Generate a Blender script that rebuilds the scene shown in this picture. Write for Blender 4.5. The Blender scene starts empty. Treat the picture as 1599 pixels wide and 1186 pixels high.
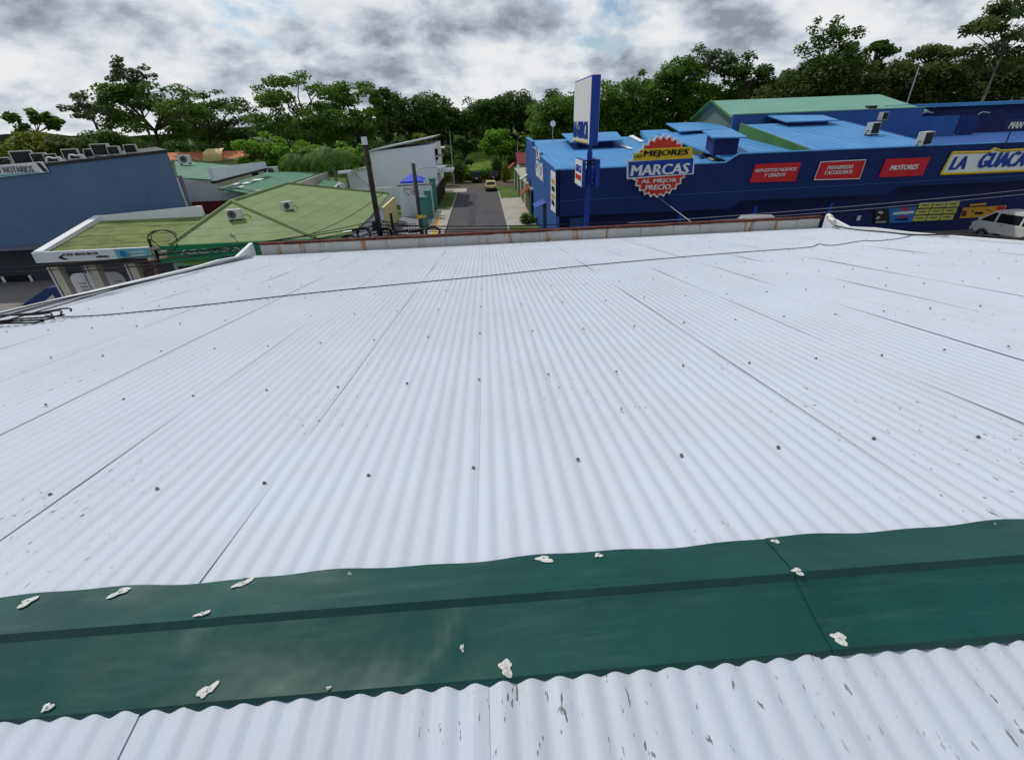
import bpy, math, random
import numpy as np
from mathutils import Vector
random.seed(7); rng = np.random.default_rng(7)
sc = bpy.context.scene; COL = sc.collection
# ---------------------------------------------------------------- camera, sky, sun, exposure
H = 10.0                                   # eye height above the street
FP, PITCH, ROLL, YAW, SL = 718.0, .5145, .039, .0417, .1367   # focal length in photo pixels; SL = roof slope
fw = np.array([math.sin(YAW)*math.cos(PITCH), math.cos(YAW)*math.cos(PITCH), -math.sin(PITCH)])
rt0 = np.array([math.cos(YAW), -math.sin(YAW), 0.]); dn0 = np.cross(fw, rt0)
rt = math.cos(ROLL)*rt0 + math.sin(ROLL)*dn0; dn = -math.sin(ROLL)*rt0 + math.cos(ROLL)*dn0
cd = bpy.data.cameras.new('camera'); cam = bpy.data.objects.new('camera', cd); COL.objects.link(cam)
from mathutils import Matrix
mw = Matrix(((rt[0], -dn[0], -fw[0], 0), (rt[1], -dn[1], -fw[1], 0), (rt[2], -dn[2], -fw[2], H), (0, 0, 0, 1)))
cam.matrix_world = mw
cd.sensor_width = 36; cd.lens = FP/1599*36; cd.clip_start = .05; cd.clip_end = 6000; sc.camera = cam
SUN_EL, SUN_AZ = math.radians(54), math.radians(-42)       # azimuth from +Y towards +X (negative: from the left)
sun_dir = Vector((math.sin(SUN_AZ)*math.cos(SUN_EL), math.cos(SUN_AZ)*math.cos(SUN_EL), math.sin(SUN_EL)))
w = bpy.data.worlds.new('World'); sc.world = w; w.use_nodes = True
def build_world():
    nt = w.node_tree; nt.nodes.clear(); N = nt.nodes.new; L = nt.links.new
    out = N('ShaderNodeOutputWorld'); sky = N('ShaderNodeTexSky'); sky.sky_type = 'NISHITA'; sky.sun_disc = False
    sky.sun_elevation = SUN_EL; sky.sun_rotation = SUN_AZ; sky.air_density = 1.0; sky.dust_density = .3; sky.ozone_density = 2.
    b1 = N('ShaderNodeBackground'); b1.inputs[1].default_value = .11; L(sky.outputs[0], b1.inputs[0])
    tc = N('ShaderNodeTexCoord'); sp = N('ShaderNodeSeparateXYZ'); L(tc.outputs['Generated'], sp.inputs[0])
    def m(op, a, b=None):
        n = N('ShaderNodeMath'); n.operation = op
        for i, v in enumerate((a, b)):
            if v is None: continue
            if hasattr(v, 'node'): L(v, n.inputs[i])
            else: n.inputs[i].default_value = v
        return n.outputs[0]
    zz = m('ADD', m('MAXIMUM', sp.outputs[2], 0.0), .42)
    cb = N('ShaderNodeCombineXYZ'); L(m('DIVIDE', sp.outputs[0], zz), cb.inputs[0]); L(m('DIVIDE', sp.outputs[1], zz), cb.inputs[1])
    cb.inputs[2].default_value = 3.7
    def noise(scale, det, rough, dist, off):
        mp = N('ShaderNodeMapping'); mp.inputs['Location'].default_value = off; L(cb.outputs[0], mp.inputs[0])
        n = N('ShaderNodeTexNoise'); n.inputs['Scale'].default_value = scale; n.inputs['Detail'].default_value = det
        n.inputs['Roughness'].default_value = rough; n.inputs['Distortion'].default_value = dist; L(mp.outputs[0], n.inputs['Vector']); return n.outputs['Fac']
    def ramp(v, pts):
        r = N('ShaderNodeValToRGB'); e = r.color_ramp.elements
        while len(e) < len(pts): e.new(.5)
        for k, (p, c) in enumerate(pts): e[k].position = p; e[k].color = (*c, 1)
        L(v, r.inputs[0]); return r.outputs[0]
    hz = N('ShaderNodeMapRange'); hz.inputs[1].default_value = .02; hz.inputs[2].default_value = .30; hz.inputs[3].default_value = .16; hz.inputs[4].default_value = 0.; L(sp.outputs[2], hz.inputs[0])
    cov = ramp(m('ADD', noise(1.6, 9, .55, .15, (16.22, 11.10, 0)), hz.outputs[0]), [(.455, (0, 0, 0)), (.505, (1, 1, 1))])
    n2 = noise(2.7, 9, .52, .1, (4.3, 7.9, 1.)); n3 = noise(6.5, 10, .6, .2, (.3, 1.2, 5.))
    n2b = noise(2.7, 9, .52, .1, (4.3+.10, 7.9-.10, 1.)); n3b = noise(6.5, 10, .6, .2, (.3+.035, 1.2-.035, 5.))
    rel = m('ADD', m('MULTIPLY', m('SUBTRACT', n2, n2b), .42), m('MULTIPLY', m('SUBTRACT', n3, n3b), .22))     # sunward side of each puff
    mixn = m('ADD', m('ADD', m('MULTIPLY', n2, .78), m('MULTIPLY', n3, .22)), rel)
    cc = ramp(mixn, [(.33, (.31, .345, .40)), (.42, (.52, .575, .655)), (.475, (.66, .715, .785)), (.53, (.81, .855, .90)), (.62, (.95, .965, .985))])
    b2 = N('ShaderNodeBackground'); b2.inputs[1].default_value = 1.05; L(cc, b2.inputs[0])
    mx = N('ShaderNodeMixShader'); L(cov, mx.inputs[0]); L(b1.outputs[0], mx.inputs[1]); L(b2.outputs[0], mx.inputs[2]); L(mx.outputs[0], out.inputs[0])
build_world()
sd = bpy.data.lights.new('sun', 'SUN'); sd.energy = 2.9; sd.angle = math.radians(1.2); sd.color = (1, .95, .87)
so = bpy.data.objects.new('sun', sd); COL.objects.link(so); so.rotation_euler = sun_dir.to_track_quat('Z', 'Y').to_euler(); so.location = (0, 0, 60)
vs = sc.view_settings; vs.view_transform = 'Standard'; vs.look = 'None'; vs.gamma = 1; vs.use_curve_mapping = False; vs.exposure = -.28
# ---------------------------------------------------------------- measuring helpers (photo ray -> point at a real depth)
def ray(x, y): return rt*((x-799.5)/FP) + dn*((y-593)/FP) + fw
def A(x, y, Y):
    d = ray(x, y); p = d*(Y/d[1]); p[2] += H; return p          # on the vertical plane Y = const
def AX(x, y, X):
    d = ray(x, y); p = d*(X/d[0]); p[2] += H; return p          # on the vertical plane X = const
def G(x, y, z=0.):
    d = ray(x, y); p = d*((z-H)/d[2]); p[2] += H; return p      # on the level z = const
def RP(x, y, z0, k, Y0):
    d = ray(x, y); t = (z0-k*Y0-H)/(d[2]-k*d[1]); p = d*t; p[2] += H; return p   # on the pitched plane z = z0+k(Y-Y0)
# ---------------------------------------------------------------- materials
def lin(c): c /= 255; return c/12.92 if c <= .04045 else ((c+.055)/1.055)**2.4
def C(r, g, b, k=.9): return tuple(min(.85, lin(v)/k) for v in (r, g, b))
def mat(name, col, rough=.7, metal=0., var=.12, vscale=3., bump=0., bscale=40., dirt=None, dscale=(1, 1, 1), damt=.5, spec=.22, fine=True):
    m = bpy.data.materials.new(name); m.use_nodes = True; nt = m.node_tree; N = nt.nodes.new; L = nt.links.new
    b = nt.nodes['Principled BSDF']; b.inputs['Roughness'].default_value = rough; b.inputs['Metallic'].default_value = metal
    b.inputs['Specular IOR Level'].default_value = spec
    g = N('ShaderNodeNewGeometry')
    def noise(scale, det=6, rg=.6, stretch=None):
        n = N('ShaderNodeTexNoise'); n.inputs['Scale'].default_value = scale; n.inputs['Detail'].default_value = det; n.inputs['Roughness'].default_value = rg
        if stretch:
            mp = N('ShaderNodeMapping'); mp.inputs['Scale'].default_value = stretch; L(g.outputs['Position'], mp.inputs[0]); L(mp.outputs[0], n.inputs['Vector'])
        else: L(g.outputs['Position'], n.inputs['Vector'])
        return n.outputs['Fac']
    def mix(a, bb, f, mode='MIX'):
        n = N('ShaderNodeMix'); n.data_type = 'RGBA'; n.blend_type = mode
        for i, v in ((0, f), (6, a), (7, bb)):
            if hasattr(v, 'node'): L(v, n.inputs[i])
            else: n.inputs[i].default_value = v if i == 0 else (*v[:3], 1)
        return n.outputs[2]
    def rmp(v, lo, hi):
        n = N('ShaderNodeMapRange'); n.inputs[1].default_value = lo; n.inputs[2].default_value = hi; L(v, n.inputs[0]); return n.outputs[0]
    c = mix(tuple(x*(1-var) for x in col), tuple(min(1, x*(1+var)) for x in col), rmp(noise(vscale), .3, .7))
    if fine: c = mix(c, tuple(x*.8 for x in col), rmp(noise(vscale*9, 4), .55, .8))
    if dirt is not None:
        f = N('ShaderNodeMath'); f.operation = 'MULTIPLY'; f.inputs[1].default_value = damt; L(rmp(noise(1., 9, .68, dscale), .52, .72), f.inputs[0]); c = mix(c, dirt, f.outputs[0])
    L(c, b.inputs['Base Color'])
    if bump > 0:
        bp = N('ShaderNodeBump'); bp.inputs['Strength'].default_value = bump; bp.inputs['Distance'].default_value = .02; L(noise(bscale), bp.inputs['Height']); L(bp.outputs[0], b.inputs['Normal'])
    rr = N('ShaderNodeMapRange'); rr.inputs[1].default_value = .3; rr.inputs[2].default_value = .7; rr.inputs[3].default_value = max(.05, rough-.08); rr.inputs[4].default_value = min(1, rough+.1)
    L(noise(vscale*2.3), rr.inputs[0]); L(rr.outputs[0], b.inputs['Roughness'])
    m['nodes_ready'] = True
    return m
def leaf_mat(name, c1, c2, trans=.36):
    m = bpy.data.materials.new(name); m.use_nodes = True; nt = m.node_tree; N = nt.nodes.new; L = nt.links.new
    nt.nodes.clear(); out = N('ShaderNodeOutputMaterial'); at = N('ShaderNodeAttribute'); at.attribute_name = 'tint'
    mx = N('ShaderNodeMix'); mx.data_type = 'RGBA'; L(at.outputs['Fac'], mx.inputs[0]); mx.inputs[6].default_value = (*c1, 1); mx.inputs[7].default_value = (*c2, 1)
    p = N('ShaderNodeBsdfPrincipled'); p.inputs['Roughness'].default_value = .55; p.inputs['Specular IOR Level'].default_value = .12; L(mx.outputs[2], p.inputs['Base Color'])
    t = N('ShaderNodeBsdfTranslucent'); L(mx.outputs[2], t.inputs[0]); s = N('ShaderNodeMixShader'); s.inputs[0].default_value = trans
    L(p.outputs[0], s.inputs[1]); L(t.outputs[0], s.inputs[2]); L(s.outputs[0], out.inputs[0]); return m
# ---------------------------------------------------------------- mesh builder
class MB:
    def __init__(s): s.v = []; s.f = []
    def add(s, vs, fs):
        o = len(s.v); s.v += [tuple(map(float, p)) for p in vs]; s.f += [tuple(i+o for i in f) for f in fs]; return s
    def quad(s, a, b, c, d): return s.add([a, b, c, d], [(0, 1, 2, 3)])
    def poly(s, pts): return s.add(pts, [tuple(range(len(pts)))])
    def box(s, lo, hi):
        x0, y0, z0 = lo; x1, y1, z1 = hi
        return s.add([(x0, y0, z0), (x1, y0, z0), (x1, y1, z0), (x0, y1, z0), (x0, y0, z1), (x1, y0, z1), (x1, y1, z1), (x0, y1, z1)],
                     [(0, 3, 2, 1), (4, 5, 6, 7), (0, 1, 5, 4), (1, 2, 6, 5), (2, 3, 7, 6), (3, 0, 4, 7)])
    def prism(s, pts, vec):
        n = len(pts); p = [np.array(q, float) for q in pts]; v = np.array(vec, float)
        return s.add(p+[q+v for q in p], [tuple(range(n))[::-1], tuple(range(n, 2*n))]+[(i, (i+1) % n, n+(i+1) % n, n+i) for i in range(n)])
    def slab(s, a, b, c, d, t): return s.prism([a, b, c, d], (0, 0, -t))
    def tube(s, pts, r, n=6, r2=None, cap=True):
        P = [np.array(p, float) for p in pts]; m = len(P); base = len(s.v); vs = []; fs = []
        for i, p in enumerate(P):
            t = P[min(i+1, m-1)]-P[max(i-1, 0)]; t = t/(np.linalg.norm(t)+1e-9)
            a = np.cross(t, (0, 0, 1.)); a = a if np.linalg.norm(a) > .05 else np.cross(t, (1., 0, 0)); a /= np.linalg.norm(a); bb = np.cross(t, a)
            rr = r if r2 is None else r+(r2-r)*i/(m-1)
            vs += [p+rr*(math.cos(k*2*math.pi/n)*a+math.sin(k*2*math.pi/n)*bb) for k in range(n)]
        for i in range(m-1):
            fs += [(i*n+k, i*n+(k+1) % n, (i+1)*n+(k+1) % n, (i+1)*n+k) for k in range(n)]
        if cap: fs += [tuple(range(n))[::-1], tuple((m-1)*n+k for k in range(n))]
        return s.add(vs, fs)
    def disc(s, c, ax, r, t, n=16, r2=None):
        ax = np.array(ax, float); ax /= np.linalg.norm(ax); c = np.array(c, float); return s.tube([c-ax*t/2, c+ax*t/2], r, n, r2)
def link(o, parent=None): COL.objects.link(o); o.parent = parent; return o
def root_of(o):
    while o.parent: o = o.parent
    return o
LOCAL = set()
def obj(name, mb, m=None, parent=None, smooth=False, local=False):
    V = np.array(mb.v, float) if not isinstance(mb.v, np.ndarray) else mb.v
    me = bpy.data.meshes.new(name); loc = None
    if parent is not None and not local:
        r = root_of(parent)
        V = V-np.array(r.location) if r.name not in LOCAL else V
    elif parent is None and not local:
        lo, hi = V.min(0), V.max(0); loc = np.array([(lo[0]+hi[0])/2, (lo[1]+hi[1])/2, lo[2]]); V = V-loc
    me.from_pydata(V.tolist(), [], mb.f); me.update()
    if m: me.materials.append(m)
    if smooth: me.polygons.foreach_set('use_smooth', [True]*len(me.polygons))
    o = bpy.data.objects.new(name, me); link(o, parent)
    if loc is not None: o.location = loc
    return o
def tag(o, label=None, cat=None, group=None, kind=None):
    if label: o['label'] = label
    if cat: o['category'] = cat
    if group: o['group'] = group
    if kind: o['kind'] = kind
    return o
def thing(name, label, cat, loc=(0, 0, 0), rz=0., group=None, local=False):
    o = bpy.data.objects.new(name, None); o.empty_display_size = .3; link(o); o.location = [float(v) for v in loc]; o.rotation_euler = (0, 0, rz)
    if local: LOCAL.add(o.name)
    return tag(o, label, cat, group)
def struct(name, mb, m): return tag(obj(name, mb, m), kind='structure')
def one(name, mb, m, label, cat, group=None, smooth=False): return tag(obj(name, mb, m, smooth=smooth), label, cat, group)
def copy_tree(o, parent=None):
    c = o.copy(); link(c, parent)
    if o.name in LOCAL: LOCAL.add(c.name)
    for ch in [k for k in COL.objects if k.parent == o]: copy_tree(ch, c)
    return c
def text_mb(body, o, right, up, wd, ht, depth=.02, bold=0., shear=0., align=None):
    """lettering as mesh, fitted into a wd x ht frame whose lower left corner is o"""
    cu = bpy.data.curves.new('t', 'FONT'); cu.body = body; cu.size = 1; cu.shear = shear; cu.extrude = .05; cu.resolution_u = 2
    if align: cu.align_x = align; cu.space_line = .85
    ob = bpy.data.objects.new('t', cu); COL.objects.link(ob); dg = bpy.context.evaluated_depsgraph_get(); dg.update()
    me = bpy.data.meshes.new_from_object(ob.evaluated_get(dg)); n = len(me.vertices); V = np.empty(n*3); me.vertices.foreach_get('co', V); V = V.reshape(-1, 3)
    F = [tuple(p.vertices) for p in me.polygons]; bpy.data.objects.remove(ob); bpy.data.curves.remove(cu); bpy.data.meshes.remove(me)
    lo, hi = V.min(0), V.max(0); q = (V-lo)/(hi-lo+1e-9); right = np.array(right, float); up = np.array(up, float); nrm = np.cross(right, up)
    mb = MB(); W = np.array(o, float)+q[:, :1]*wd*right+q[:, 1:2]*ht*up+q[:, 2:]*depth*nrm
    for j, k in enumerate((0, -1, 1, -.5, .5) if bold > 0 else (0,)): mb.add(W+right*(k*bold*1.6*ht)+up*(.35*abs(k)*bold*ht*(1 if k > 0 else -1))-nrm*(.0025*j), F)
    return mb
def letter_frame(parent, body, px0, py0, px1, py1, Y, m, depth=.03, bold=.02, shear=0., name='lettering', align=None):
    """lettering on a front facing plane Y, given its left-bottom and right-top photo corners"""
    a, b = A(px0, py0, Y), A(px1, py1, Y); r = np.array([b[0]-a[0], 0, 0]); wd = abs(r[0])
    return obj(name, text_mb(body, a, (1, 0, 0), (0, 0, 1), wd, b[2]-a[2], depth, bold, shear, align), m, parent)
# ---------------------------------------------------------------- material library
M = {}
M['asphalt'] = mat('asphalt', (.078, .073, .079), .85, var=.2, vscale=.6, bump=.3, bscale=60, dirt=(.09, .085, .08), dscale=(.5, .12, 1))
M['asphalt_patch'] = mat('asphalt_patch', (.062, .059, .063), .9, var=.25, vscale=1.2, bump=.4, bscale=50)
M['asphalt_main'] = mat('asphalt_main', (.06, .06, .06), .85, var=.2, vscale=.5, bump=.3, bscale=60)
M['concrete'] = mat('concrete', (.38, .36, .31), .9, var=.15, vscale=.8, bump=.3, bscale=25, dirt=(.16, .15, .12), dscale=(.6, .6, .6))
M['concrete_dark'] = mat('concrete_dark', (.22, .21, .2), .9, var=.2, vscale=1, dirt=(.08, .08, .07), dscale=(1, 1, .3))
M['grass'] = mat('grass', (.075, .12, .024), .95, var=.35, vscale=.35, bump=.9, bscale=14, dirt=(.12, .15, .04), dscale=(.3, .3, 1), damt=.5)
M['grass_bright'] = mat('grass_bright', (.13, .21, .03), .95, var=.3, vscale=.5, bump=.9, bscale=10)
M['soil'] = mat('soil', (.10, .085, .06), .95, var=.3, vscale=.3)
M['driveway'] = mat('driveway', (.22, .22, .25), .85, var=.12, vscale=.7, dirt=(.14, .14, .15), dscale=(.8, .8, 1))
M['yellow_line'] = mat('yellow_line', (.6, .38, .04), .8, var=.3, vscale=4)
M['white_wall'] = mat('white_wall', (.82, .84, .86), .8, var=.03, vscale=.5, dirt=(.66, .68, .70), dscale=(.5, .5, .15), damt=.5)
M['white'] = mat('white', (.74, .75, .76), .6, var=.05, vscale=1.5)
M['cream'] = mat('cream', (.55, .52, .42), .75, var=.1, vscale=1.2, dirt=(.25, .22, .15), dscale=(1.5, 1.5, .3), damt=.4)
M['offwhite'] = mat('offwhite', (.72, .74, .77), .75, var=.05, vscale=.8, dirt=(.5, .52, .54), dscale=(.6, .6, .2), damt=.5)
M['metal_grey'] = mat('metal_grey', (.45, .46, .47), .45, .3, var=.1, vscale=4)
M['dark_metal'] = mat('dark_metal', (.03, .03, .032), .5, .2, var=.2, vscale=3)
M['black'] = mat('black', (.012, .012, .013), .55, var=.2, vscale=5)
M['wood_pole'] = mat('wood_pole', (.035, .028, .024), .9, var=.35, vscale=2, dscale=(3, 3, .3), dirt=(.09, .075, .06))
M['conc_pole'] = mat('conc_pole', (.05, .05, .05), .9, var=.25, vscale=2)
M['glass'] = mat('glass', (.015, .018, .022), .08, var=.1, vscale=1, fine=False)
M['rubber'] = mat('rubber', (.012, .012, .012), .8, var=.1)
M['rim'] = mat('rim', (.35, .36, .37), .35, .7, var=.05)
M['slate'] = mat('slate', (.105, .165, .275), .8, var=.08, vscale=.35, dirt=(.085, .13, .205), dscale=(.3, .3, .12), damt=.6)
M['blue_wall'] = mat('blue_wall', (.009, .026, .135), .6, var=.12, vscale=.4, dirt=(.016, .038, .15), dscale=(.5, .5, .15), damt=.5)
M['blue_side'] = mat('blue_side', (.03, .105, .32), .6, var=.1, vscale=.5)
M['blue_roof'] = mat('blue_roof', (.070, .258, .53), .5, var=.10, vscale=.25, dirt=(.14, .34, .62), dscale=(.5, .12, 1), damt=.6)
M['blue_sign'] = mat('blue_sign', (.012, .055, .33), .35, var=.05)
M['navy'] = mat('navy', (.012, .02, .11), .6, var=.15, vscale=.6)
M['navy_trim'] = mat('navy_trim', (.02, .04, .16), .6, var=.1)
M['teal_roof'] = mat('teal_roof', (.075, .20, .13), .55, var=.15, vscale=.4, dirt=(.16, .25, .19), dscale=(.5, .3, 1))
M['green_roof_far'] = mat('green_roof_far', (.16, .36, .27), .5, var=.08, vscale=.3)
M['green_wall_far'] = mat('green_wall_far', (.12, .17, .13), .7, var=.1, vscale=.4)
M['green_step'] = mat('green_step', (.06, .17, .05), .7, var=.2, vscale=.5)
M['olive_roof'] = mat('olive_roof', (.178, .246, .098), .7, var=.12, vscale=.35, dirt=(.135, .175, .07), dscale=(.25, .9, 2.), damt=.6)
M['olive_dirty'] = mat('olive_dirty', (.15, .195, .06), .85, var=.3, vscale=.8, dirt=(.05, .06, .022), dscale=(.5, 2.2, 2.), damt=1.)
M['sign_green'] = mat('sign_green', (.012, .20, .085), .5, var=.08)
M['lime'] = mat('lime', (.22, .48, .06), .5, var=.15, vscale=1)
M['mint'] = mat('mint', (.28, .52, .38), .7, var=.1)
M['teal'] = mat('teal', (.07, .24, .20), .6, var=.1, vscale=2)
M['red'] = mat('red', (.55, .018, .03), .5, var=.06, vscale=1)
M['burst_red'] = mat('burst_red', (.62, .045, .03), .45, var=.05)
M['yellow'] = mat('yellow', (.68, .50, .03), .45, var=.05)
M['panel_yellow'] = mat('panel_yellow', (.55, .55, .10), .5, var=.06)
M['panel_orange'] = mat('panel_orange', (.62, .33, .03), .5, var=.1)
M['panel_blue'] = mat('panel_blue', (.03, .18, .48), .5, var=.1)
M['maroon'] = mat('maroon', (.16, .025, .028), .7, var=.1)
M['orange_roof'] = mat('orange_roof', (.50, .17, .075), .75, var=.15, vscale=.6)
M['roof_yellow'] = mat('roof_yellow', (.70, .58, .24), .6, var=.1)
M['terracotta'] = mat('terracotta', (.48, .16, .07), .8, var=.2, vscale=4)
M['fence_dark'] = mat('fence_dark', (.035, .028, .026), .7, var=.2)
M['fence_green'] = mat('fence_green', (.05, .14, .05), .7, var=.15)
M['tarp'] = mat('tarp', (.03, .06, .58), .5, var=.12, vscale=2)
M['aqua'] = mat('aqua', (.14, .42, .48), .5, var=.2, vscale=2)
M['purple_grey'] = mat('purple_grey', (.16, .15, .2), .7, var=.1)
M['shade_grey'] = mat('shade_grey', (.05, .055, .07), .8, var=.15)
M['insul'] = mat('insul', (.32, .27, .2), .7, var=.2)
M['sealant'] = mat('sealant', (.72, .72, .68), .7, var=.12, vscale=30, bump=.6, bscale=120, dirt=(.3, .3, .27), dscale=(50, 50, 50), damt=.6)
M['screw'] = mat('screw', (.20, .20, .20), .5, .5, var=.3, vscale=50)
M['bark'] = mat('bark', (.085, .07, .055), .95, var=.35, vscale=1.5)
M['bark_pale'] = mat('bark_pale', (.22, .20, .17), .95, var=.3, vscale=1.5)
M['wood_panel'] = mat('wood_panel', (.16, .11, .07), .85, var=.25, vscale=2)
M['rust'] = mat('rust', (.085, .026, .018), .9, var=.4, vscale=2.2, bump=.5, bscale=30, dirt=(.20, .10, .055), dscale=(3, 6, 6), damt=.8)
# --- the white painted corrugated sheets: streaks and flaked specks along the flutes
def white_roof_mat(name='white_roof', lo=.672, pl=.535, stain=.28):
    m = mat(name, (.535, .58, .65), .40, var=.035, vscale=.5, fine=False); nt = m.node_tree; N = nt.nodes.new; L = nt.links.new
    b = nt.nodes['Principled BSDF']; src = b.inputs['Base Color'].links[0].from_socket; g = N('ShaderNodeNewGeometry')
    def noise(sc_, st, det=5, rg=.6):
        mp = N('ShaderNodeMapping'); mp.inputs['Scale'].default_value = st; L(g.outputs['Position'], mp.inputs[0]); n = N('ShaderNodeTexNoise')
        n.inputs['Scale'].default_value = sc_; n.inputs['Detail'].default_value = det; n.inputs['Roughness'].default_value = rg; L(mp.outputs[0], n.inputs['Vector']); return n.outputs['Fac']
    def mr(v, a, bb):
        n = N('ShaderNodeMapRange'); n.inputs[1].default_value = a; n.inputs[2].default_value = bb; L(v, n.inputs[0]); return n.outputs[0]
    def mul(a, bb):
        n = N('ShaderNodeMath'); n.operation = 'MULTIPLY'
        for i, v in enumerate((a, bb)):
            if hasattr(v, 'node'): L(v, n.inputs[i])
            else: n.inputs[i].default_value = v
        return n.outputs[0]
    def mix(a, c, f):
        n = N('ShaderNodeMix'); n.data_type = 'RGBA'; L(f, n.inputs[0]); L(a, n.inputs[6]); n.inputs[7].default_value = (*c, 1); return n.outputs[2]
    c = mix(src, (.42, .43, .44), mul(mr(noise(1, (7, .35, 1), 7, .65),  .50, .75), stain))            # long rain streaks
    c = mix(c, (.50, .53, .53), mul(mr(noise(1.6, (1, 1, 1), 4), .5, .8), .5))                      # faint blotches
    sp = mul(mr(noise(1, (60, 17, 40), 3, .5), lo, lo+.028), mr(noise(1, (1.1, .6, 1), 3, .5), pl, pl+.075))    # flaked specks, in patches
    c = mix(c, (.10, .095, .085), mul(sp, .85))
    L(c, b.inputs['Base Color']); return m
M['white_roof'] = white_roof_mat(); M['white_roof_worn'] = white_roof_mat('white_roof_worn', .660, .485, .45)
def cap_mat():
    m = mat('ridge_green', (.005, .060, .049), .38, var=.16, vscale=2.2, fine=True, dirt=(.055, .14, .12), dscale=(2, 18, 18), damt=.35, spec=.26)
    nt = m.node_tree; b = nt.nodes['Principled BSDF']; g = nt.nodes.new('ShaderNodeNewGeometry'); n = nt.nodes.new('ShaderNodeTexNoise'); n.inputs['Scale'].default_value = 2.6; n.inputs['Detail'].default_value = 3
    nt.links.new(g.outputs['Position'], n.inputs['Vector']); bp = nt.nodes.new('ShaderNodeBump'); bp.inputs['Strength'].default_value = .5; bp.inputs['Distance'].default_value = .03; nt.links.new(n.outputs['Fac'], bp.inputs['Height']); nt.links.new(bp.outputs[0], b.inputs['Normal'])
    return m
M['ridge_green'] = cap_mat()
def rusty_cream():
    m = mat('parapet_cream', (.50, .50, .47), .8, var=.08, vscale=1.2, dirt=(.30, .30, .27), dscale=(2, 2, 1), damt=.6); nt = m.node_tree; N = nt.nodes.new; L = nt.links.new
    b = nt.nodes['Principled BSDF']; src = b.inputs['Base Color'].links[0].from_socket; g = N('ShaderNodeNewGeometry')
    def nz(st, lo, hi):
        mp = N('ShaderNodeMapping'); mp.inputs['Scale'].default_value = st; L(g.outputs['Position'], mp.inputs[0]); n = N('ShaderNodeTexNoise'); n.inputs['Scale'].default_value = 1; n.inputs['Detail'].default_value = 5
        L(mp.outputs[0], n.inputs['Vector']); r = N('ShaderNodeMapRange'); r.inputs[1].default_value = lo; r.inputs[2].default_value = hi; L(n.outputs['Fac'], r.inputs[0]); return r.outputs[0]
    f = N('ShaderNodeMath'); f.operation = 'MULTIPLY'; L(nz((7., 1, .8), .55, .63), f.inputs[0]); L(nz((.5, 1, .2), .42, .52), f.inputs[1])
    x = N('ShaderNodeMix'); x.data_type = 'RGBA'; L(f.outputs[0], x.inputs[0]); L(src, x.inputs[6]); x.inputs[7].default_value = (.42, .20, .05, 1); L(x.outputs[2], b.inputs['Base Color']); return m
M['parapet_cream'] = rusty_cream()
# ================================================================ our own building: white roof
HP = 1.3                                             # camera to far roof plane, at right angles
cS, sS = math.cos(SL), math.sin(SL)
n_ = np.array([0, sS, cS]); u_ = np.array([0, cS, -sS]); O_ = np.array([0, 0, H])-HP*n_
def FR(x, u, up=0.): return O_+np.array([x, 0, 0])+u*u_+up*n_          # point on the far slope
def FRpx(px, py, up=0.):
    d = ray(px, py); t = -(HP-up)/(d@n_); p = d*t; p[2] += H; return p
U0, U1 = 1.27, 14.5; XL, XR = -7.0, 10.62; PITCHW = .0872; NW = 12; SW = PITCHW*NW
wb = thing('white_building', 'building under the white corrugated metal roof with green ridge cap in the foreground', 'building', (1.8, 5, 0))
def sheet_mesh(name, length, amp, seed, rows, left=False):
    r = np.random.default_rng(seed); nx = NW*8+5; xs = np.arange(nx)*PITCHW/8; V = []; F = []
    for j in range(rows+1):
        u = length*j/rows; sag = .0035*math.sin(u*2.1+seed)+.002*r.standard_normal()
        for i, x in enumerate(xs):
            ph = 2*math.pi*(x-(PITCHW/2 if left else 0))/PITCHW; c = math.cos(ph); z = amp*(.6*c+.4*(2*abs(math.cos(ph/2))-1))*(1+.12*math.sin(u*1.7+i*.05+seed)); lift = .0042*max(0, (i-nx+9)/9) if not left else .0055*max(0, (8-i)/9)
            V.append((x, u, z+sag+lift))
    for j in range(rows):
        F += [(j*nx+i, j*nx+i+1, (j+1)*nx+i+1, (j+1)*nx+i) for i in range(nx-1)]
    me = bpy.data.meshes.new(name); me.from_pydata(V, [], F); me.update(); me.materials.append(M['white_roof']); me.polygons.foreach_set('use_smooth', [True]*len(F)); return me
AMP = .0058
far_meshes = [sheet_mesh('roof_sheet', U1-U0, AMP, k, 14) for k in range(3)]; far_left = [sheet_mesh('roof_sheet', U1-U0, AMP, k+5, 14, True) for k in range(3)]
XS0 = .685*HP-SW*8                                    # seams line up with those in the photograph
k = 0; x = XS0
from mathutils import Euler
while x < XR-.02:
    lf = x > .3; xo = x-(PITCHW/2 if lf else 0); me = (far_left if lf else far_meshes)[k % 3]; wmax = XR-xo
    if wmax < SW or x < XL:
        me = me.copy(); V = np.empty(len(me.vertices)*3); me.vertices.foreach_get('co', V); V = V.reshape(-1, 3); V[:, 0] = np.clip(V[:, 0], max(0, XL-xo), min(99, wmax)); me.vertices.foreach_set('co', V.ravel()); me.update()
    o = bpy.data.objects.new('roof_sheet', me); link(o, wb)
    p = FR(xo, U0, .0016*(k % 2)); o.location = p-np.array(wb.location); o.rotation_euler = (-SL, 0, random.uniform(-.0004, .0004)); x += SW; k += 1
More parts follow.
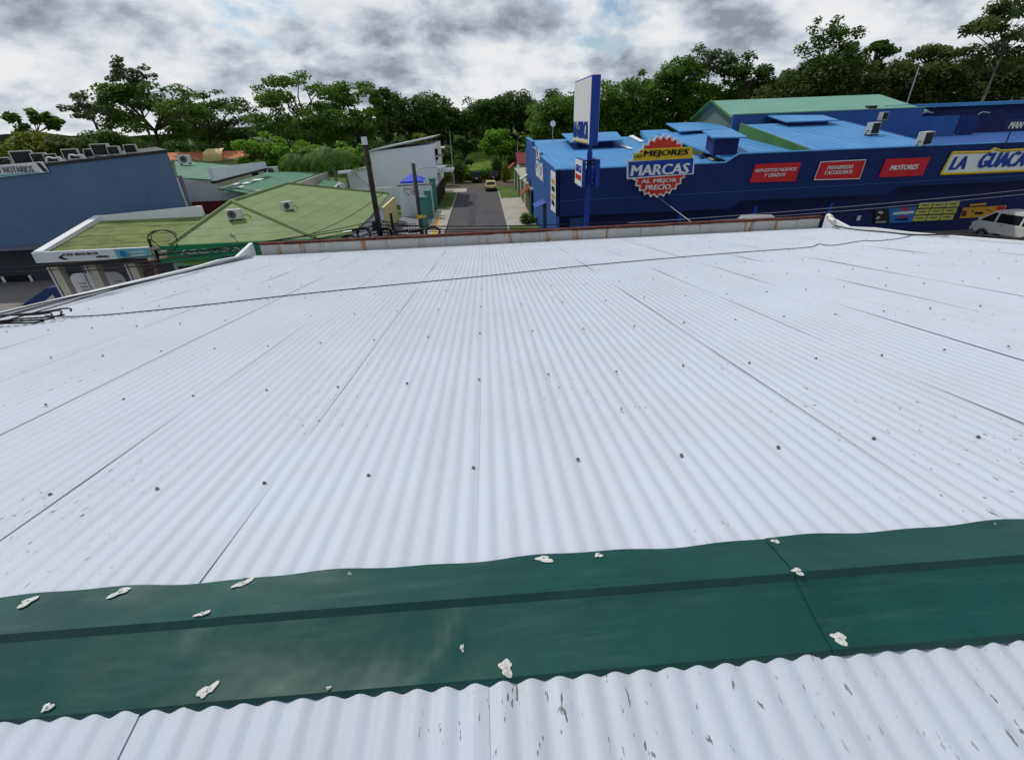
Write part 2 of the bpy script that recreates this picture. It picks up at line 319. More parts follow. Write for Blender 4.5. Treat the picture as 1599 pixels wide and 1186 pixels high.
# ridge line and near slope
YR = 1.10; ZR = FR(0, 0)[2]-(YR-FR(0, 0)[1])*math.tan(SL)
def NR(x, y, up=0.): return np.array([x, y-up*sS, ZR-(YR-y)*math.tan(SL)+up*cS])
me_n = sheet_mesh('roof_sheet', 3.4, AMP*1.05, 9, 5); me_n.materials[0] = M['white_roof_worn']; me_n2 = sheet_mesh('roof_sheet', 3.4, AMP*1.05, 11, 5, True); me_n2.materials[0] = M['white_roof_worn']
xs_near = A(1265, 1010, .78)[0]
for k in range(-5, 5):
    o = bpy.data.objects.new('roof_sheet', me_n2 if k >= 0 else me_n); link(o, wb)
    o.location = NR(xs_near+k*SW-(PITCHW/2 if k >= 0 else 0), YR-.17-3.4*cS, .0016*(k % 2))-np.array(wb.location); o.rotation_euler = (SL, 0, 0)
# ridge cap: far flange, crest, step, near flange with hem
def cap_point(x, s, lift, dent=0.):
    # s runs across the cap: 0 far edge, 1 crest, 1.12 foot of the step, 2 near edge, 2.08 hem
    wob = .0035*math.sin(x*7.2)+.002*math.sin(x*17)
    yf = FR(x, 1.385)[1]; zf = FR(x, 1.385, AMP+.013+lift)[2]; yc = YR-.085; zc = ZR+.040+lift
    yn = YR-.315; zn = NR(x, yn, AMP+.006+lift)[2]
    if s <= 1:
        t = s; y = yf+(yc-yf)*t; z = zf+(zc-zf)*t+.010*math.sin(math.pi*t)*math.sin(x*2.3+1)*.5
        if t < .05: z += wob; y += wob
    elif s <= 1.15:
        t = (s-1)/.15; y = yc-.016*t; z = zc-.024*t
    elif s <= 2:
        t = (s-1.15)/.85; y = yc-.016+(yn-yc+.016)*t; z0 = zc-.024; z = z0+(zn-z0)*t-.004*math.sin(math.pi*t)
        z += dent*math.sin(math.pi*t)
    else:
        t = (s-2)/.1; y = yn-.012*t+wob*.6; z = zn-.022*t
    return np.array([x, y, z])
def cap_piece(x0, x1, lift, slant=.0):
    mb = MB(); ss = [0, .04, .25, .5, .75, .95, 1, 1.05, 1.15, 1.3, 1.5, 1.7, 1.9, 1.97, 2, 2.1]; nx = int((x1-x0)/.03)+2
    for i in range(nx):
        for s in ss:
            t = i/(nx-1); x = x0+(x1-x0)*t
            if slant: x += slant*(s/2.1-.5)*(1 if i == nx-1 else 0)
            d = .011*math.exp(-((x+.13+(s-1.15)*.14)/.032)**2) + .008*math.exp(-((x+1.02+(s-1.15)*.16)/.05)**2) - .006*math.exp(-((x-.45)/.25)**2) + .003*math.sin(x*3.1)
            mb.v.append(tuple(cap_point(x, s, lift, d)))
    n = len(ss); mb.f = [(i*n+j, i*n+j+1, (i+1)*n+j+1, (i+1)*n+j) for i in range(nx-1) for j in range(n-1)]
    return mb
xa = A(325, 1000, .95)[0]; xb = A(1213, 900, 1.08)[0]
cap = bpy.data.objects.new('ridge_cap', None); cap.empty_display_size = .2; link(cap, wb)
tag(cap, 'dark green folded sheet metal capping along the ridge')
for x0, x1, lf in ((-3.6, xa+.10, .0), (xa, xb+.012, .0035), (xb, 4.2, .0075)):
    obj('cap_section', cap_piece(x0, x1, lf), M['ridge_green'], cap, smooth=True).data.set_sharp_from_angle(angle=math.radians(14))
def blob(px, py, Y, r, seed, elong=1.4, ang=.6):
    rr = np.random.default_rng(seed); x = A(px, py, Y)[0]
    best = min((abs((lambda q: np.dot(q-np.array([0, 0, H]), dn)/np.dot(q-np.array([0, 0, H]), fw)*FP+593-py)(cap_point(x, s, 0))), s) for s in np.linspace(0, 2.1, 106))[1]
    c = cap_point(x, best, .004); e = (cap_point(x, min(2.1, best+.05), .004)-cap_point(x, max(0, best-.05), .004)); e /= np.linalg.norm(e); a = np.array([1., 0, 0]); nn = np.cross(e, a); nn = nn if nn[2] > 0 else -nn
    mb = MB(); k = 22; ring = []; p0_ = rr.random()*6
    for i in range(k):
        t = 2*math.pi*i/k; q = r*(.72+.22*math.sin(2*t+p0_)+.16*math.sin(3*t+2*p0_)+.10*math.sin(5*t+p0_*3)+.10*rr.random()); dx, dy = math.cos(t)*q*elong, math.sin(t)*q
        ring.append(c+a*(dx*math.cos(ang)-dy*math.sin(ang))+e*(dx*math.sin(ang)+dy*math.cos(ang))+nn*.003)
    mb.add(ring+[c+nn*.0065+a*.002], [(i, (i+1) % k, k) for i in range(k)])
    o = obj('sealant_patch', mb, M['sealant'], cap, smooth=True)
    mb = MB(); mb.disc(c+nn*.007, nn, .0035, .004, 8); obj('screw', mb, M['metal_grey'], o)
for i, (px, py, Y, r, el, an) in enumerate([(78, 940, 1.2, .017, 1.8, -.7), (207, 926, 1.2, .016, 2, -.4), (393, 912, 1.2, .015, 2, -.5), (553, 898, 1.2, .006, 1, 0), (848, 874, 1.2, .021, 1.5, 0), (931, 868, 1.2, .012, 1.3, -1), (1202, 846, 1.2, .018, 1.3, .9), (1540, 820, 1.2, .017, 2.2, .2),
    (348, 960, 1.1, .011, 1.9, -.3), (1213, 893, 1.1, .012, 1.6, 0), (72, 1106, .8, .012, 1.2, -.9), (315, 1079, .8, .017, 1.5, -.7), (516, 1075, .8, .006, 1, 0), (790, 1042, .8, .021, 1.1, 0), (1318, 998, .8, .018, 1.7, .2), (724, 1012, .9, .005, 2.8, 1.5)]):
    blob(px, py, Y, r*1.25, i, el, an)
# roofing screws: nearest rows one by one, the rest joined
scr = MB(); scr.disc((0, 0, .003), (0, 0, 1), .010, .004, 8); scr.disc((0, 0, .008), (0, 0, 1), .0065, .008, 6)
me_scr = bpy.data.meshes.new('roofing_screw'); me_scr.from_pydata(scr.v, [], scr.f); me_scr.materials.append(M['screw'])
rest = MB(); us = [1.578*HP+j*.972*HP for j in range(11)]
for j, u in enumerate(us):
    x = -.101*HP-.535*30
    while x < XR-.2:
        if x > XL+.3:
            xx = x+random.uniform(-.012, .012); uu = u+random.uniform(-.03, .03)
            if j < 3 and abs(xx) < 4.2:
                o = bpy.data.objects.new('roofing_screw', me_scr); link(o, wb); o.location = FR(xx, uu, AMP+.002)-np.array(wb.location); o.rotation_euler = (-SL, 0, random.random())
            elif random.random() < .93:
                b_ = len(rest.v); P = FR(xx, uu, AMP+.002); rest.add([(v[0]+P[0], v[1]*cS+v[2]*sS+P[1], v[2]*cS-v[1]*sS+P[2]) for v in scr.v], scr.f)
        x += .535
tag(obj('roofing_screw', rest, M['screw'], wb), kind='stuff')
# body of the building, eave parapet with rusty cap, side parapets
ze = FR(0, U1)[2]; ye = FR(0, U1)[1]
mb = MB(); mb.box((XL+.02, -6, 0), (XR-.02, ye+.1, ze-.25)); obj('wall', mb, M['offwhite'], wb)
def px_on(x, py_list): return None
ztop_l = A(400, 378, ye+.15)[2]; ztop_r = A(1290, 338, ye+.15)[2]
edges = [XL+.25]
for pxe in (505, 571, 605, 655, 697, 728, 794, 842, 908, 946, 998, 1048, 1105, 1170, 1235): edges.append(A(pxe, 380, ye+.12)[0])
edges.append(XR-.25)
zp = (ztop_l+ztop_r)/2
for a, b in zip(edges[:-1], edges[1:]):
    mb = MB(); dy = random.uniform(-.006, .006); mb.box((a+.006, ye+.10+dy, ze-.35), (b-.006, ye+.2+dy, zp-.06)); obj('parapet_panel', mb, M['parapet_cream'], wb)
for a, b in ((XL+.2, -2.2), (-2.2, 2.6), (2.6, 6.9), (6.9, XR-.2)):
    mb = MB(); n = int((b-a)/.7)
    for i in range(n):
        x0, x1 = a+(b-a)*i/n, a+(b-a)*(i+1)/n-.0; dz = random.uniform(-.004, .004); mb.box((x0, ye+.06+random.uniform(-.006, .01), zp-.05+random.uniform(-.02, .0)), (x1, ye+.24, zp+dz))
    obj('coping', mb, M['rust'], wb)
for s, X in ((-1, XL), (1, XR)):
    zi = lambda u: FR(X, u)[2]
    pts = [(X, FR(X, -1)[1], zi(-1)-.4), (X, FR(X, -1)[1], zi(-1)+.07), (X, FR(X, 11.6)[1], zi(11.6)+.06), (X, FR(X, 12.8)[1], zi(12.8)+.10), (X, FR(X, 13.7)[1], zp-.15), (X, ye+.26, zp-.01), (X, ye+.26, ze-.5)]
    mb = MB(); mb.prism(pts, (s*.10, 0, 0)); obj('side_parapet', mb, M['white'], wb)
    mb = MB(); mb.prism([(X+s*.102, FR(X, 1)[1], zi(1)-.5), (X+s*.102, FR(X, 1)[1], zi(1)+.03), (X+s*.102, FR(X, 13)[1], zi(13)+.03), (X+s*.102, FR(X, 13)[1], zi(13)-.5)], (s*.24, 0, 0)); obj('gutter', mb, M['metal_grey'], wb)
mb = MB()
for i in range(5): mb.disc(np.array([XR+.02-.05*i, ye+.12-.13*i, zp-.01+.02*math.sin(i*2)-.012*i]), (.2, 1, .1), .075-.006*i, .16, 9, .06)
obj('corner_flashing', mb, M['sealant'], wb, smooth=True)
# cables lying on the roof
def wire(name, pts, r, label, group=None, m='black', n=5, cat='cable'):
    mb = MB(); mb.tube(pts, r, n); return one(name, mb, M[m], label, cat, group, smooth=True)
def dense(pts, k=6, jit=0.):
    P = np.array(pts); out = []
    for i in range(len(P)-1):
        p0, p1, p2, p3 = P[max(i-1, 0)], P[i], P[i+1], P[min(i+2, len(P)-1)]
        for t in np.arange(k)/k: out.append(.5*((2*p1)+(-p0+p2)*t+(2*p0-5*p1+4*p2-p3)*t*t+(-p0+3*p1-3*p2+p3)*t**3)+rng.normal(0, jit, 3)*(1, 1, 0))
    return out+[P[-1]]
wire('roof_cable', dense([FRpx(*q, AMP+.012) for q in ((70, 492), (110, 494), (180, 490), (300, 478), (460, 460), (620, 444), (745, 432), (900, 416), (1054, 402), (1180, 392), (1262, 386), (1278, 381), (1300, 383), (1345, 376), (1368, 376), (1405, 372), (1424, 367))], 4), .008, 'thin black cable lying across the white roof from edge to edge')
for k_, (l1, dx) in enumerate((('inner of the cables running along the left edge of the white roof', .34), ('middle of the cables running along the left edge of the white roof', .22), ('outermost of the cables running along the left edge of the white roof', .10))):
    wire('edge_cable', dense([FR(XL+dx+.04*math.sin(u*1.3+k_), u, .05+.03*math.sin(u*.8+k_)) for u in np.linspace(6.6, 13.9, 9)], 4), .010, l1)
mb = MB()
for k_ in range(3):
    c0 = FRpx(30+6*k_, 500, .03); mb.tube([c0+np.array([.42*math.cos(t)*(1+.12*k_), .20*math.sin(t+.3*k_), .02+.02*k_+.02*math.sin(3*t)]) for t in np.linspace(0, 5.9, 22)], .012, 5)
one('cable_coil', mb, M['black'], 'loose coil of black cable at the left edge of the white roof', 'cable', smooth=True)
wire('roof_cable', dense([FR(XR-.2, 13.95, .10), FR(XR-.12, 13.2, .03), FR(XR-.1, 12.3, .03), FR(XR-.15, 11.2, .03), FR(XR+.05, 10.2, .10), FR(XR+.1, 8.8, .1)], 5), .018, 'thick black cable curling down the right edge of the white roof')
# ================================================================ ground, roads, pavements
mb = MB(); mb.quad((-2500, -300, -.02), (2500, -300, -.02), (2500, 4000, -.02), (-2500, 4000, -.02)); struct('ground', mb, M['grass'])
mb = MB(); mb.quad((-200, 16.2, 0), (200, 16.2, 0), (200, 28.2, 0), (-200, 28.2, 0)); struct('main_road', mb, M['asphalt_main'])
SXL, SXR = -4.35, 2.3
mb = MB(); mb.quad((SXL, 28.2, .004), (SXR, 28.2, .004), (SXR+.1, 84, .004), (SXL-.05, 87, .004)); struct('side_street', mb, M['asphalt'])
mb = MB(); mb.quad((-30, 87.0, .006), (30, 84.0, .006), (30, 96, .006), (-30, 96, .006)); struct('gravel_lane', mb, M['soil'])
def pave(name, x0, x1, y0, y1, m, z=.13):
    mb = MB(); mb.box((x0, y0, -.1), (x1, y1, z)); return struct(name, mb, M[m])
for k_, (y0, y1) in enumerate(((28.3, 36), (36, 44), (44, 51.9), (52, 58), (58, 63.9))): pave('pavement', SXL-1.9, SXL-.02, y0, y1-.02, 'concrete')
pave('lawn_strip', SXL-1.9, SXL-.02, 64, 80, 'grass', .11)
pave('pavement', SXL-2.4, SXL+1.5, 80.05, 84.6, 'concrete', .10)
y = 50.4
for k_, (a, b) in enumerate(((51, 55.2), (55.25, 59), (59.05, 62.4), (62.45, 66.5), (66.55, 71))): pave('pavement', SXR+.02, 5.4, a, b, 'concrete', .12+.012*(k_ % 2))
pave('lawn_strip', SXR+.02, 5.4, 28.4, 50.9, 'grass', .11); pave('lawn_strip', SXR+.02, 4.9, 71.1, 84, 'grass', .1)
pave('forecourt', 5.5, 80, 28.3, 40, 'concrete_dark', .06)
pave('forecourt', -60, -20.5, 30.65, 46, 'concrete_dark', .05); pave('pavement', -60, -20.5, 28.3, 30.6, 'concrete', .13); pave('pavement', -20.4, -6.3, 28.3, 30.6, 'concrete', .13)
mb = MB(); mb.quad((-10.3, 30.7, .02), (-6.4, 30.7, .02), (-6.4, 60, .02), (-10.3, 60, .02)); struct('driveway', mb, M['driveway'])
for sx in (SXL, SXR):
    for q in range(22):
        y0 = 28.4+q*2.5; mb = MB(); mb.box((sx-.09 if sx < 0 else sx-.06, y0, -.1), (sx+.06 if sx < 0 else sx+.09, y0+2.47, .145)); struct('kerb', mb, M['concrete'])
for (xa_, xb_, ya_, yb2_) in ((-3.2, -.6, 47, 49.5), (-.2, 1.9, 60.5, 61.2), (-2.0, -1.2, 52, 78), (-4.2, -2.5, 69, 72)):
    mb = MB(); mb.quad((xa_, ya_, .009), (xb_, ya_+.2, .009), (xb_+.1, yb2_, .009), (xa_-.05, yb2_, .009)); struct('asphalt_patch', mb, M['asphalt_patch'])
for a, b, x0 in ((52.5, 58, -5.7), (46, 51.5, -5.6), (40.5, 45, -5.55)):
    mb = MB(); mb.box((x0, a, .125), (x0+.42, b, .136)); o = struct('painted_marking', mb, M['yellow_line'])
mb = MB()
for q in range(40): mb.box((SXL-1.88+random.random()*1.8, 0, 0), (0, 0, 0)) if False else None
mb = MB(); mb.quad((-14, 100, .01), (9, 99, .01), (12, 113, 4.0), (-16, 113, 4.0)); mb.quad((-16, 113, 4.0), (12, 113, 4.0), (30, 150, 4.2), (-40, 150, 4.2)); struct('grass_bank', mb, M['grass_bright'])
# ================================================================ generic parts
def make_car(name, label, loc, rz, body, kind='car', Lc=4.2, Wc=1.7, Hc=1.45):
    t = thing(name, label, 'van' if kind == 'van' else ('pickup' if kind == 'pickup' else 'car'), loc, rz, local=True)
    h = Wc/2
    if kind == 'van':
        low = [(-.5, .24), (.44, .24), (.49, .34), (.5, .50), (.455, .56), (-.495, .56), (-.5, .3)]; cab = [(-.495, .56), (-.475, .93), (-.42, .985), (.16, 1.0), (.25, .965), (.455, .56)]
        wins = [[(.20, .60), (.20, .90), (.245, .90), (.41, .60)], [(-.14, .60), (-.14, .90), (.17, .90), (.17, .60)], [(-.46, .60), (-.445, .90), (-.17, .90), (-.17, .60)]]
        ws = ((.448, .585), (.262, .95)); rw = ((-.4935, .62), (-.4775, .90))
    elif kind == 'pickup':
        low = [(-.5, .30), (.48, .30), (.5, .42), (.49, .58), (.2, .64), (-.49, .66), (-.5, .4)]; cab = [(-.49, .64), (-.47, .95), (-.4, 1.), (.04, 1.), (.2, .64)]
        wins = [[(-.10, .67), (-.10, .94), (.03, .94), (.16, .67)], [(-.44, .67), (-.42, .94), (-.13, .94), (-.13, .67)]]; ws = ((.193, .66), (.048, .97)); rw = ((-.489, .70), (-.473, .93))
    else:
        low = [(-.5, .22), (.48, .22), (.5, .36), (.48, .5), (.2, .6), (-.46, .63), (-.5, .52)]; cab = [(-.46, .62), (-.33, .96), (-.1, 1.), (.02, .98), (.22, .6)]
        wins = [[(-.06, .64), (-.06, .92), (.02, .92), (.165, .64)], [(-.37, .64), (-.29, .91), (-.09, .93), (-.09, .64)]]; ws = ((.212, .62), (.035, .955)); rw = ((-.452, .66), (-.345, .93))
    zmax = max(p[1] for p in cab)
    def shell(prof, taper):
        mb = MB(); n = len(prof); rows = []
        for s, q in ((-1, 1.), (-1, 0.), (1, 0.), (1, 1.)):
            ins = .06 if q == 1. else 0.
            rows.append([(x*Lc*(1-.012*q), s*(h*(1-taper*max(0, (z-.56)/.44))-(0 if q == 1. else .045)), z*Hc) for x, z in prof] if q == 1. else [(x*Lc, s*(h*(1-taper*max(0, (z-.56)/.44))-.09), z*Hc*1.0+.0) for x, z in prof])
        order = [rows[0], rows[1], rows[2], rows[3]]; V = sum(order, []); F = [tuple(range(n)), tuple(3*n+i for i in range(n))[::-1]]
        for a in range(3): F += [(a*n+i, (a+1)*n+i, (a+1)*n+(i+1) % n, a*n+(i+1) % n) for i in range(n)]
        mb.add(V, F); return mb
    bd = obj('body', shell(low, 0), body, t); obj('cabin', shell(cab, .16), body, t)
    for s in (-1, 1):
        for wq in wins:
            mb = MB(); P = [(x*Lc, s*(h*(1-.16*max(0, (z-.56)/.44))+.006), z*Hc) for x, z in wq]; mb.prism(P, (0, -s*.03, 0)); obj('side_window', mb, M['glass'], t)
        for cx in (-.31, .30):
            r = .155*Hc if kind == 'van' else (.235*Hc if kind == 'pickup' else .205*Hc); w_ = MB(); w_.disc((cx*Lc, s*(h-.09), r), (0, 1, 0), r, .2, 18); ty = obj('wheel', w_, M['rubber'], t)
            w_ = MB(); w_.disc((cx*Lc, s*(h+.012), r), (0, 1, 0), r*.6, .02, 12); obj('rim', w_, M['rim'], ty)
            w_ = MB(); w_.tube([(cx*Lc+1.18*r*math.cos(a_), s*(h-.004), r+1.18*r*math.sin(a_)) for a_ in np.linspace(-.1, math.pi+.1, 11)], .04, 5); obj('wheel_arch', w_, M['black'], bd)
        w_ = MB(); w_.box((Lc*.455, s*h*.86-.14, Hc*.40), (Lc*.502, s*h*.86+.1, Hc*.49)); obj('headlight', w_, M['metal_grey'], t)
        w_ = MB(); w_.box((-Lc*.503, s*h*.86-.1, Hc*.42), (-Lc*.48, s*h*.86+.1, Hc*.56)); obj('tail_light', w_, M['red'], t)
        w_ = MB(); w_.box((ws[0][0]*Lc-.35, s*(h+.12)-.1, .62*Hc), (ws[0][0]*Lc-.22, s*(h+.12)+.1, .72*Hc)); obj('mirror', w_, body, t)
        w_ = MB(); w_.box((.06*Lc, s*(h+.004)-.012, .53*Hc), (.11*Lc, s*(h+.004)+.012, .545*Hc)); obj('door_handle', w_, M['black'], t)
    for nm, ((x0, z0), (x1, z1)) in (('windscreen', ws), ('rear_window', rw)):
        sg = 1 if nm == 'windscreen' else -1
        ha, hb = h*(1-.16*max(0, (z0-.56)/.44))-.12, h*(1-.16*max(0, (z1-.56)/.44))-.14
        mb = MB(); mb.prism([(x0*Lc+sg*.012, -ha, z0*Hc), (x0*Lc+sg*.012, ha, z0*Hc), (x1*Lc+sg*.012, hb, z1*Hc), (x1*Lc+sg*.012, -hb, z1*Hc)], (-sg*.02, 0, -.01)); obj(nm, mb, M['glass'], t)
    for sg, nm in ((1, 'front_bumper'), (-1, 'rear_bumper')):
        mb = MB(); mb.box((sg*Lc*.5-.06, -h*.94, Hc*.24), (sg*Lc*.5+.06, h*.94, Hc*.36)); obj(nm, mb, body if kind == 'van' else M['dark_metal'], t)
    mb = MB(); mb.box((-Lc*.5-.066, -.25, Hc*.38), (-Lc*.5-.02, .25, Hc*.46)); obj('number_plate', mb, M['white'], t)
    return t
AC_PROTO = None
def air_con(label, loc, rz, s=1., group=None):
    """outdoor condenser unit; its fan faces local -Y"""
    global AC_PROTO
    if AC_PROTO is None:
        t = thing('air_conditioner', label, 'air conditioner', loc, rz, group, local=True)
        mb = MB(); mb.box((-.42, -.15, .08), (.42, .15, .66)); obj('cabinet', mb, M['offwhite_unit'], t)
        mb = MB(); mb.disc((-.12, -.156, .37), (0, 1, 0), .24, .012, 20); g = obj('fan_opening', mb, M['black'], t)
        mb = MB()
        for r in (.10, .17, .235): mb.tube([(-.12+r*math.cos(a), -.168, .37+r*math.sin(a)) for a in np.linspace(0, 2*math.pi, 15)], .009, 4)
        obj('guard_ring', mb, M['metal_grey'], g)
        mb = MB(); mb.box((-.37, .151, .12), (.37, .157, .62)); co = obj('coil_grille', mb, M['dark_metal'], t)
        mb = MB()
        for q in range(9): mb.box((-.36+.085*q, .158, .13), (-.345+.085*q, .164, .61))
        obj('grille_bar', mb, M['black'], co)
        for sx in (-.3, .3): mb = MB(); mb.box((sx-.04, -.2, 0), (sx+.04, .2, .08)); obj('foot', mb, M['dark_metal'], t)
        mb = MB(); mb.tube(dense([(.43, .05, .25), (.62, .08, .28), (.8, .12, .18), (.88, .15, .02)], 4), .025, 5); obj('pipe', mb, M['black'], t, smooth=True)
        AC_PROTO = t; t.scale = (s, s, s); return t
    t = copy_tree(AC_PROTO); t.location = [float(v) for v in loc]; t.rotation_euler = (0, 0, rz); t.scale = (s, s, s); t['label'] = label
    if group: t['group'] = group
    return t
M['offwhite_unit'] = mat('offwhite_unit', (.60, .60, .57), .5, var=.08, vscale=3)
# ================================================================ LEFT: slate wall building
YW = 37.0
t = thing('slate_building', 'tall slate blue building with windowless front and a row of condensers on top', 'building', (-31, YW, 0))
xr = A(265, 237, YW)[0]; zr_ = A(265, 238, YW)[2]; xl = -46.; zl = A(0, 268, YW)[2]; zl = zr_+(zl-zr_)*(xl-xr)/(A(0, 268, YW)[0]-xr)
xbk = xr*(YW+9)/YW-1.0
def wedge(z0l, z0r, z1l, z1r, y0, xr0, y1=YW+9, xr1=None):
    m_ = MB(); xr1 = xbk if xr1 is None else xr1; m_.add([(xl, y0, z0l), (xr0, y0, z0r), (xr1, y1, z0r), (xl, y1, z0l), (xl, y0, z1l), (xr0, y0, z1r), (xr1, y1, z1r), (xl, y1, z1l)], [(0, 3, 2, 1), (4, 5, 6, 7), (0, 1, 5, 4), (1, 2, 6, 5), (2, 3, 7, 6), (3, 0, 4, 7)]); return m_
obj('upper_wall', wedge(3., 3., zl, zr_, YW, xr-.18), M['slate'], t)
obj('lower_wall', wedge(0., 0., 2.997, 2.997, YW+1.4, xr-1.2), M['shade_grey'], t)  # shade of the open ground floor is put into this wall's dark colour
obj('coping', wedge(zl+.003, zr_+.003, zl+.18, zr_+.18, YW-.05, xr-.12), M['dark_metal'], t)
mb = MB(); mb.tube([(xr-.08, YW-.1, .2), (xr-.08, YW-.1, zr_-1.6)], .07, 8); obj('downpipe', mb, M['metal_grey'], t)
mb = MB(); mb.box((xr-.2, YW-.02, .1), (xr+.12, YW+.2, zr_-1.5)); obj('corner_trim', mb, M['purple_grey'], t)
mb = MB(); mb.box((xl, YW-.35, 2.8), (-27.8, YW-.003, 3.0)); obj('ledge', mb, M['purple_grey'], t)
for (px, py, wd, ht) in ((-20, 475, 2.4, 1.9), (38, 452, 2.1, 1.7)):
    p = A(px, py, YW+1.35); mb = MB(); mb.box((p[0]-wd/2, YW+1.3, p[2]-ht/2+.3), (p[0]+wd/2, YW+1.45, p[2]+ht/2+.3)); wn = obj('window', mb, M['glass'], t)
    for sx in (-1, 1): mb = MB(); mb.box((p[0]+sx*wd/2-.1, YW+1.25, p[2]-ht/2+.3), (p[0]+sx*wd/2+.1, YW+1.296, p[2]+ht/2+.3)); obj('jamb', mb, M['offwhite'], wn)
# small blue portal in front of it
t = thing('blue_portal', 'dark blue portal with a cream infill panel left of the beige columns', 'wall', (A(60, 480, 32)[0], 32, 0))
P = [A(q[0], q[1], 32) for q in ((20, 486), (72, 450), (88, 448), (104, 470))]
mb = MB(); mb.prism([(P[0][0]-1.5, 32, 0), (P[0][0]-1.5, 32, P[0][2]-.5), tuple(P[0]), tuple(P[1]), tuple(P[2]), tuple(P[3]), (P[3][0]+.2, 32, 0)], (0, .5, 0)); obj('frame', mb, M['navy_trim'], t)
P = [A(q[0], q[1], 31.96) for q in ((60, 478), (82, 460), (92, 474))]
mb = MB(); mb.prism([(P[0][0]-.4, 31.96, 0), tuple(P[0]), tuple(P[1]), tuple(P[2]), (P[2][0]+.1, 31.96, 0)], (0, .03, 0)); obj('infill', mb, M['cream'], t)
# notary sign
t = thing('notary_sign', 'white banner sign with grey lettering at the top left of the slate building', 'sign', tuple(A(30, 272, YW-.15)))
Y_ = YW-.15; P = [A(q[0], q[1], Y_) for q in ((-40, 281), (-40, 261), (66, 252), (76, 268.5))]
mb = MB(); mb.prism([tuple(p) for p in P], (0, .06, 0)); obj('board', mb, M['white'], t)
letter_frame(t, 'S Y NOTARIOS', -8, 271, 49, 258.5, Y_-.02, M['purple_grey'], name='lettering', bold=.01)
P = [A(q[0], q[1], Y_-.015) for q in ((-38, 279.5), (-38, 276), (60, 268), (62, 269.5))]; mb = MB(); mb.prism([tuple(p) for p in P], (0, .01, 0)); obj('stripe', mb, M['aqua'], t)
mb = MB(); a = A(56, 254.5, Y_-.015); b = A(75, 268, Y_-.015); mb.prism([tuple(a), tuple(a+np.array([.25, 0, 0])), tuple(b), tuple(b-np.array([.3, 0, 0]))], (0, .01, 0)); obj('emblem', mb, M['dark_metal'], t)
# condensers on its roof
acl = [(4, 252, 1.25, 'dark'), (37, 247, 1.7, ''), (60, 249, 1.2, ''), (78, 247, 1.0, ''), (108, 244, 1.3, ''), (141, 240.5, 1.15, ''), (158, 239, 1.45, ''), (181, 237.5, 1.15, ''), (201, 236, 1.15, '')]
nm = ['leftmost condenser on the slate building at the frame edge', 'tallest dark condenser on the slate building above the notary sign', 'condenser above the right end of the notary sign', 'low condenser just right of the notary sign', 'condenser fourth from the right on top of the slate wall, beside a white pipe', 'condenser left of the big beige one on the slate wall', 'big beige condenser on top of the slate wall', 'condenser second from the right on top of the slate wall', 'rightmost condenser on top of the slate wall']
for (px, py, s, _), l in zip(acl, nm):
    p = A(px, py+6, YW+.9); z = zr_+(zl-zr_)*(p[0]-xr)/(xl-xr)+.18; air_con(l, (p[0], YW+.9+random.uniform(0, .5), z), -2.75+random.uniform(-.3, .3), s*random.uniform(.78, .9), 'condensers on the slate building')
for px, l in ((88, 'white curved pipe on the slate wall next to the notary sign'), (125, 'small white looped pipe on the middle of the slate wall')):
    p = A(px, 250, YW+.3); z = zr_+(zl-zr_)*(p[0]-xr)/(xl-xr)+.15; mb = MB(); mb.tube(dense([(p[0]-.6, YW+.2, z), (p[0]-.45, YW+.2, z+.35), (p[0], YW+.2, z+.28), (p[0]+.4, YW+.2, z+.3), (p[0]+.5, YW+.2, z)], 4), .06, 6); one('roof_pipe', mb, M['white'], l, 'pipe', smooth=True)
# ================================================================ insurance office with the long white fascia
YC = 30.0
t = thing('insurance_office', 'low shop with white parapets, mossy green roof and beige columns below the slate wall', 'building', (-24, 33, 0))
a, b = A(53, 393, YC), A(237, 386, YC); zc = (a[2]+b[2])/2; x0c, x1c = a[0], b[0]; zb = A(60, 410, YC)[2]
bk = AX(128, 347, x0c); yb_, zbk = bk[1]+1.3, bk[2]+.12
mb = MB(); mb.prism([(x0c+.3, YC+.1, 0), (x0c+.3, YC+.1, zc-.25), (x0c+.3, yb_, zbk-.25), (x0c+.3, yb_, 0)], (x1c-x0c-.3, 0, 0)) if False else mb.box((x0c+.4, YC+2.2, 0), (x1c, yb_, zb)); obj('wall', mb, M['purple_grey'], t)
mb = MB(); mb.prism([(x0c+.25, YC+.1, zc-.12), (x0c+.25, yb_, zbk-.18), (x1c+1.0, yb_, zbk-.18), (x1c+1.0, YC+.1, zc-.12)], (0, 0, -.1)); obj('roof', mb, M['olive_dirty'], t)
for q in range(3):
    f0 = (q+.8)/4; mb = MB(); yy = YC+f0*(yb_-YC); zz_ = zc-.12+f0*(zbk-.18-zc+.12); mb.box((x0c+.5, yy, zz_+.002), (x1c+.9, yy+.04, zz_+.010)); obj('roof_lap', mb, M['olive_dirty'], t)
mb = MB(); mb.prism([(x0c, YC-.05, zc-.1), (x0c, YC-.05, zc+.06), (x0c, yb_, zbk+.1), (x0c, yb_, zbk-.3)], (.55, 0, 0)); obj('side_parapet', mb, M['white'], t)
mb = MB(); mb.prism([(x0c+.55, yb_-.35, zbk-.25), (x0c+.55, yb_-.35, zbk+.098), (x1c+.6, yb_-.35, zbk+.45), (x1c+.6, yb_-.35, zbk-.25)], (0, .35, 0)); obj('back_parapet', mb, M['white'], t)
mb = MB(); mb.box((x0c-.1, YC-.12, zb), (x1c, YC+.05, zc)); fs = obj('fascia', mb, M['offwhite'], t)
letter_frame(t, 'CRS SEGUROS', 100, 399.4, 152, 393.4, YC-.15, M['dark_metal'], name='lettering', bold=.02)
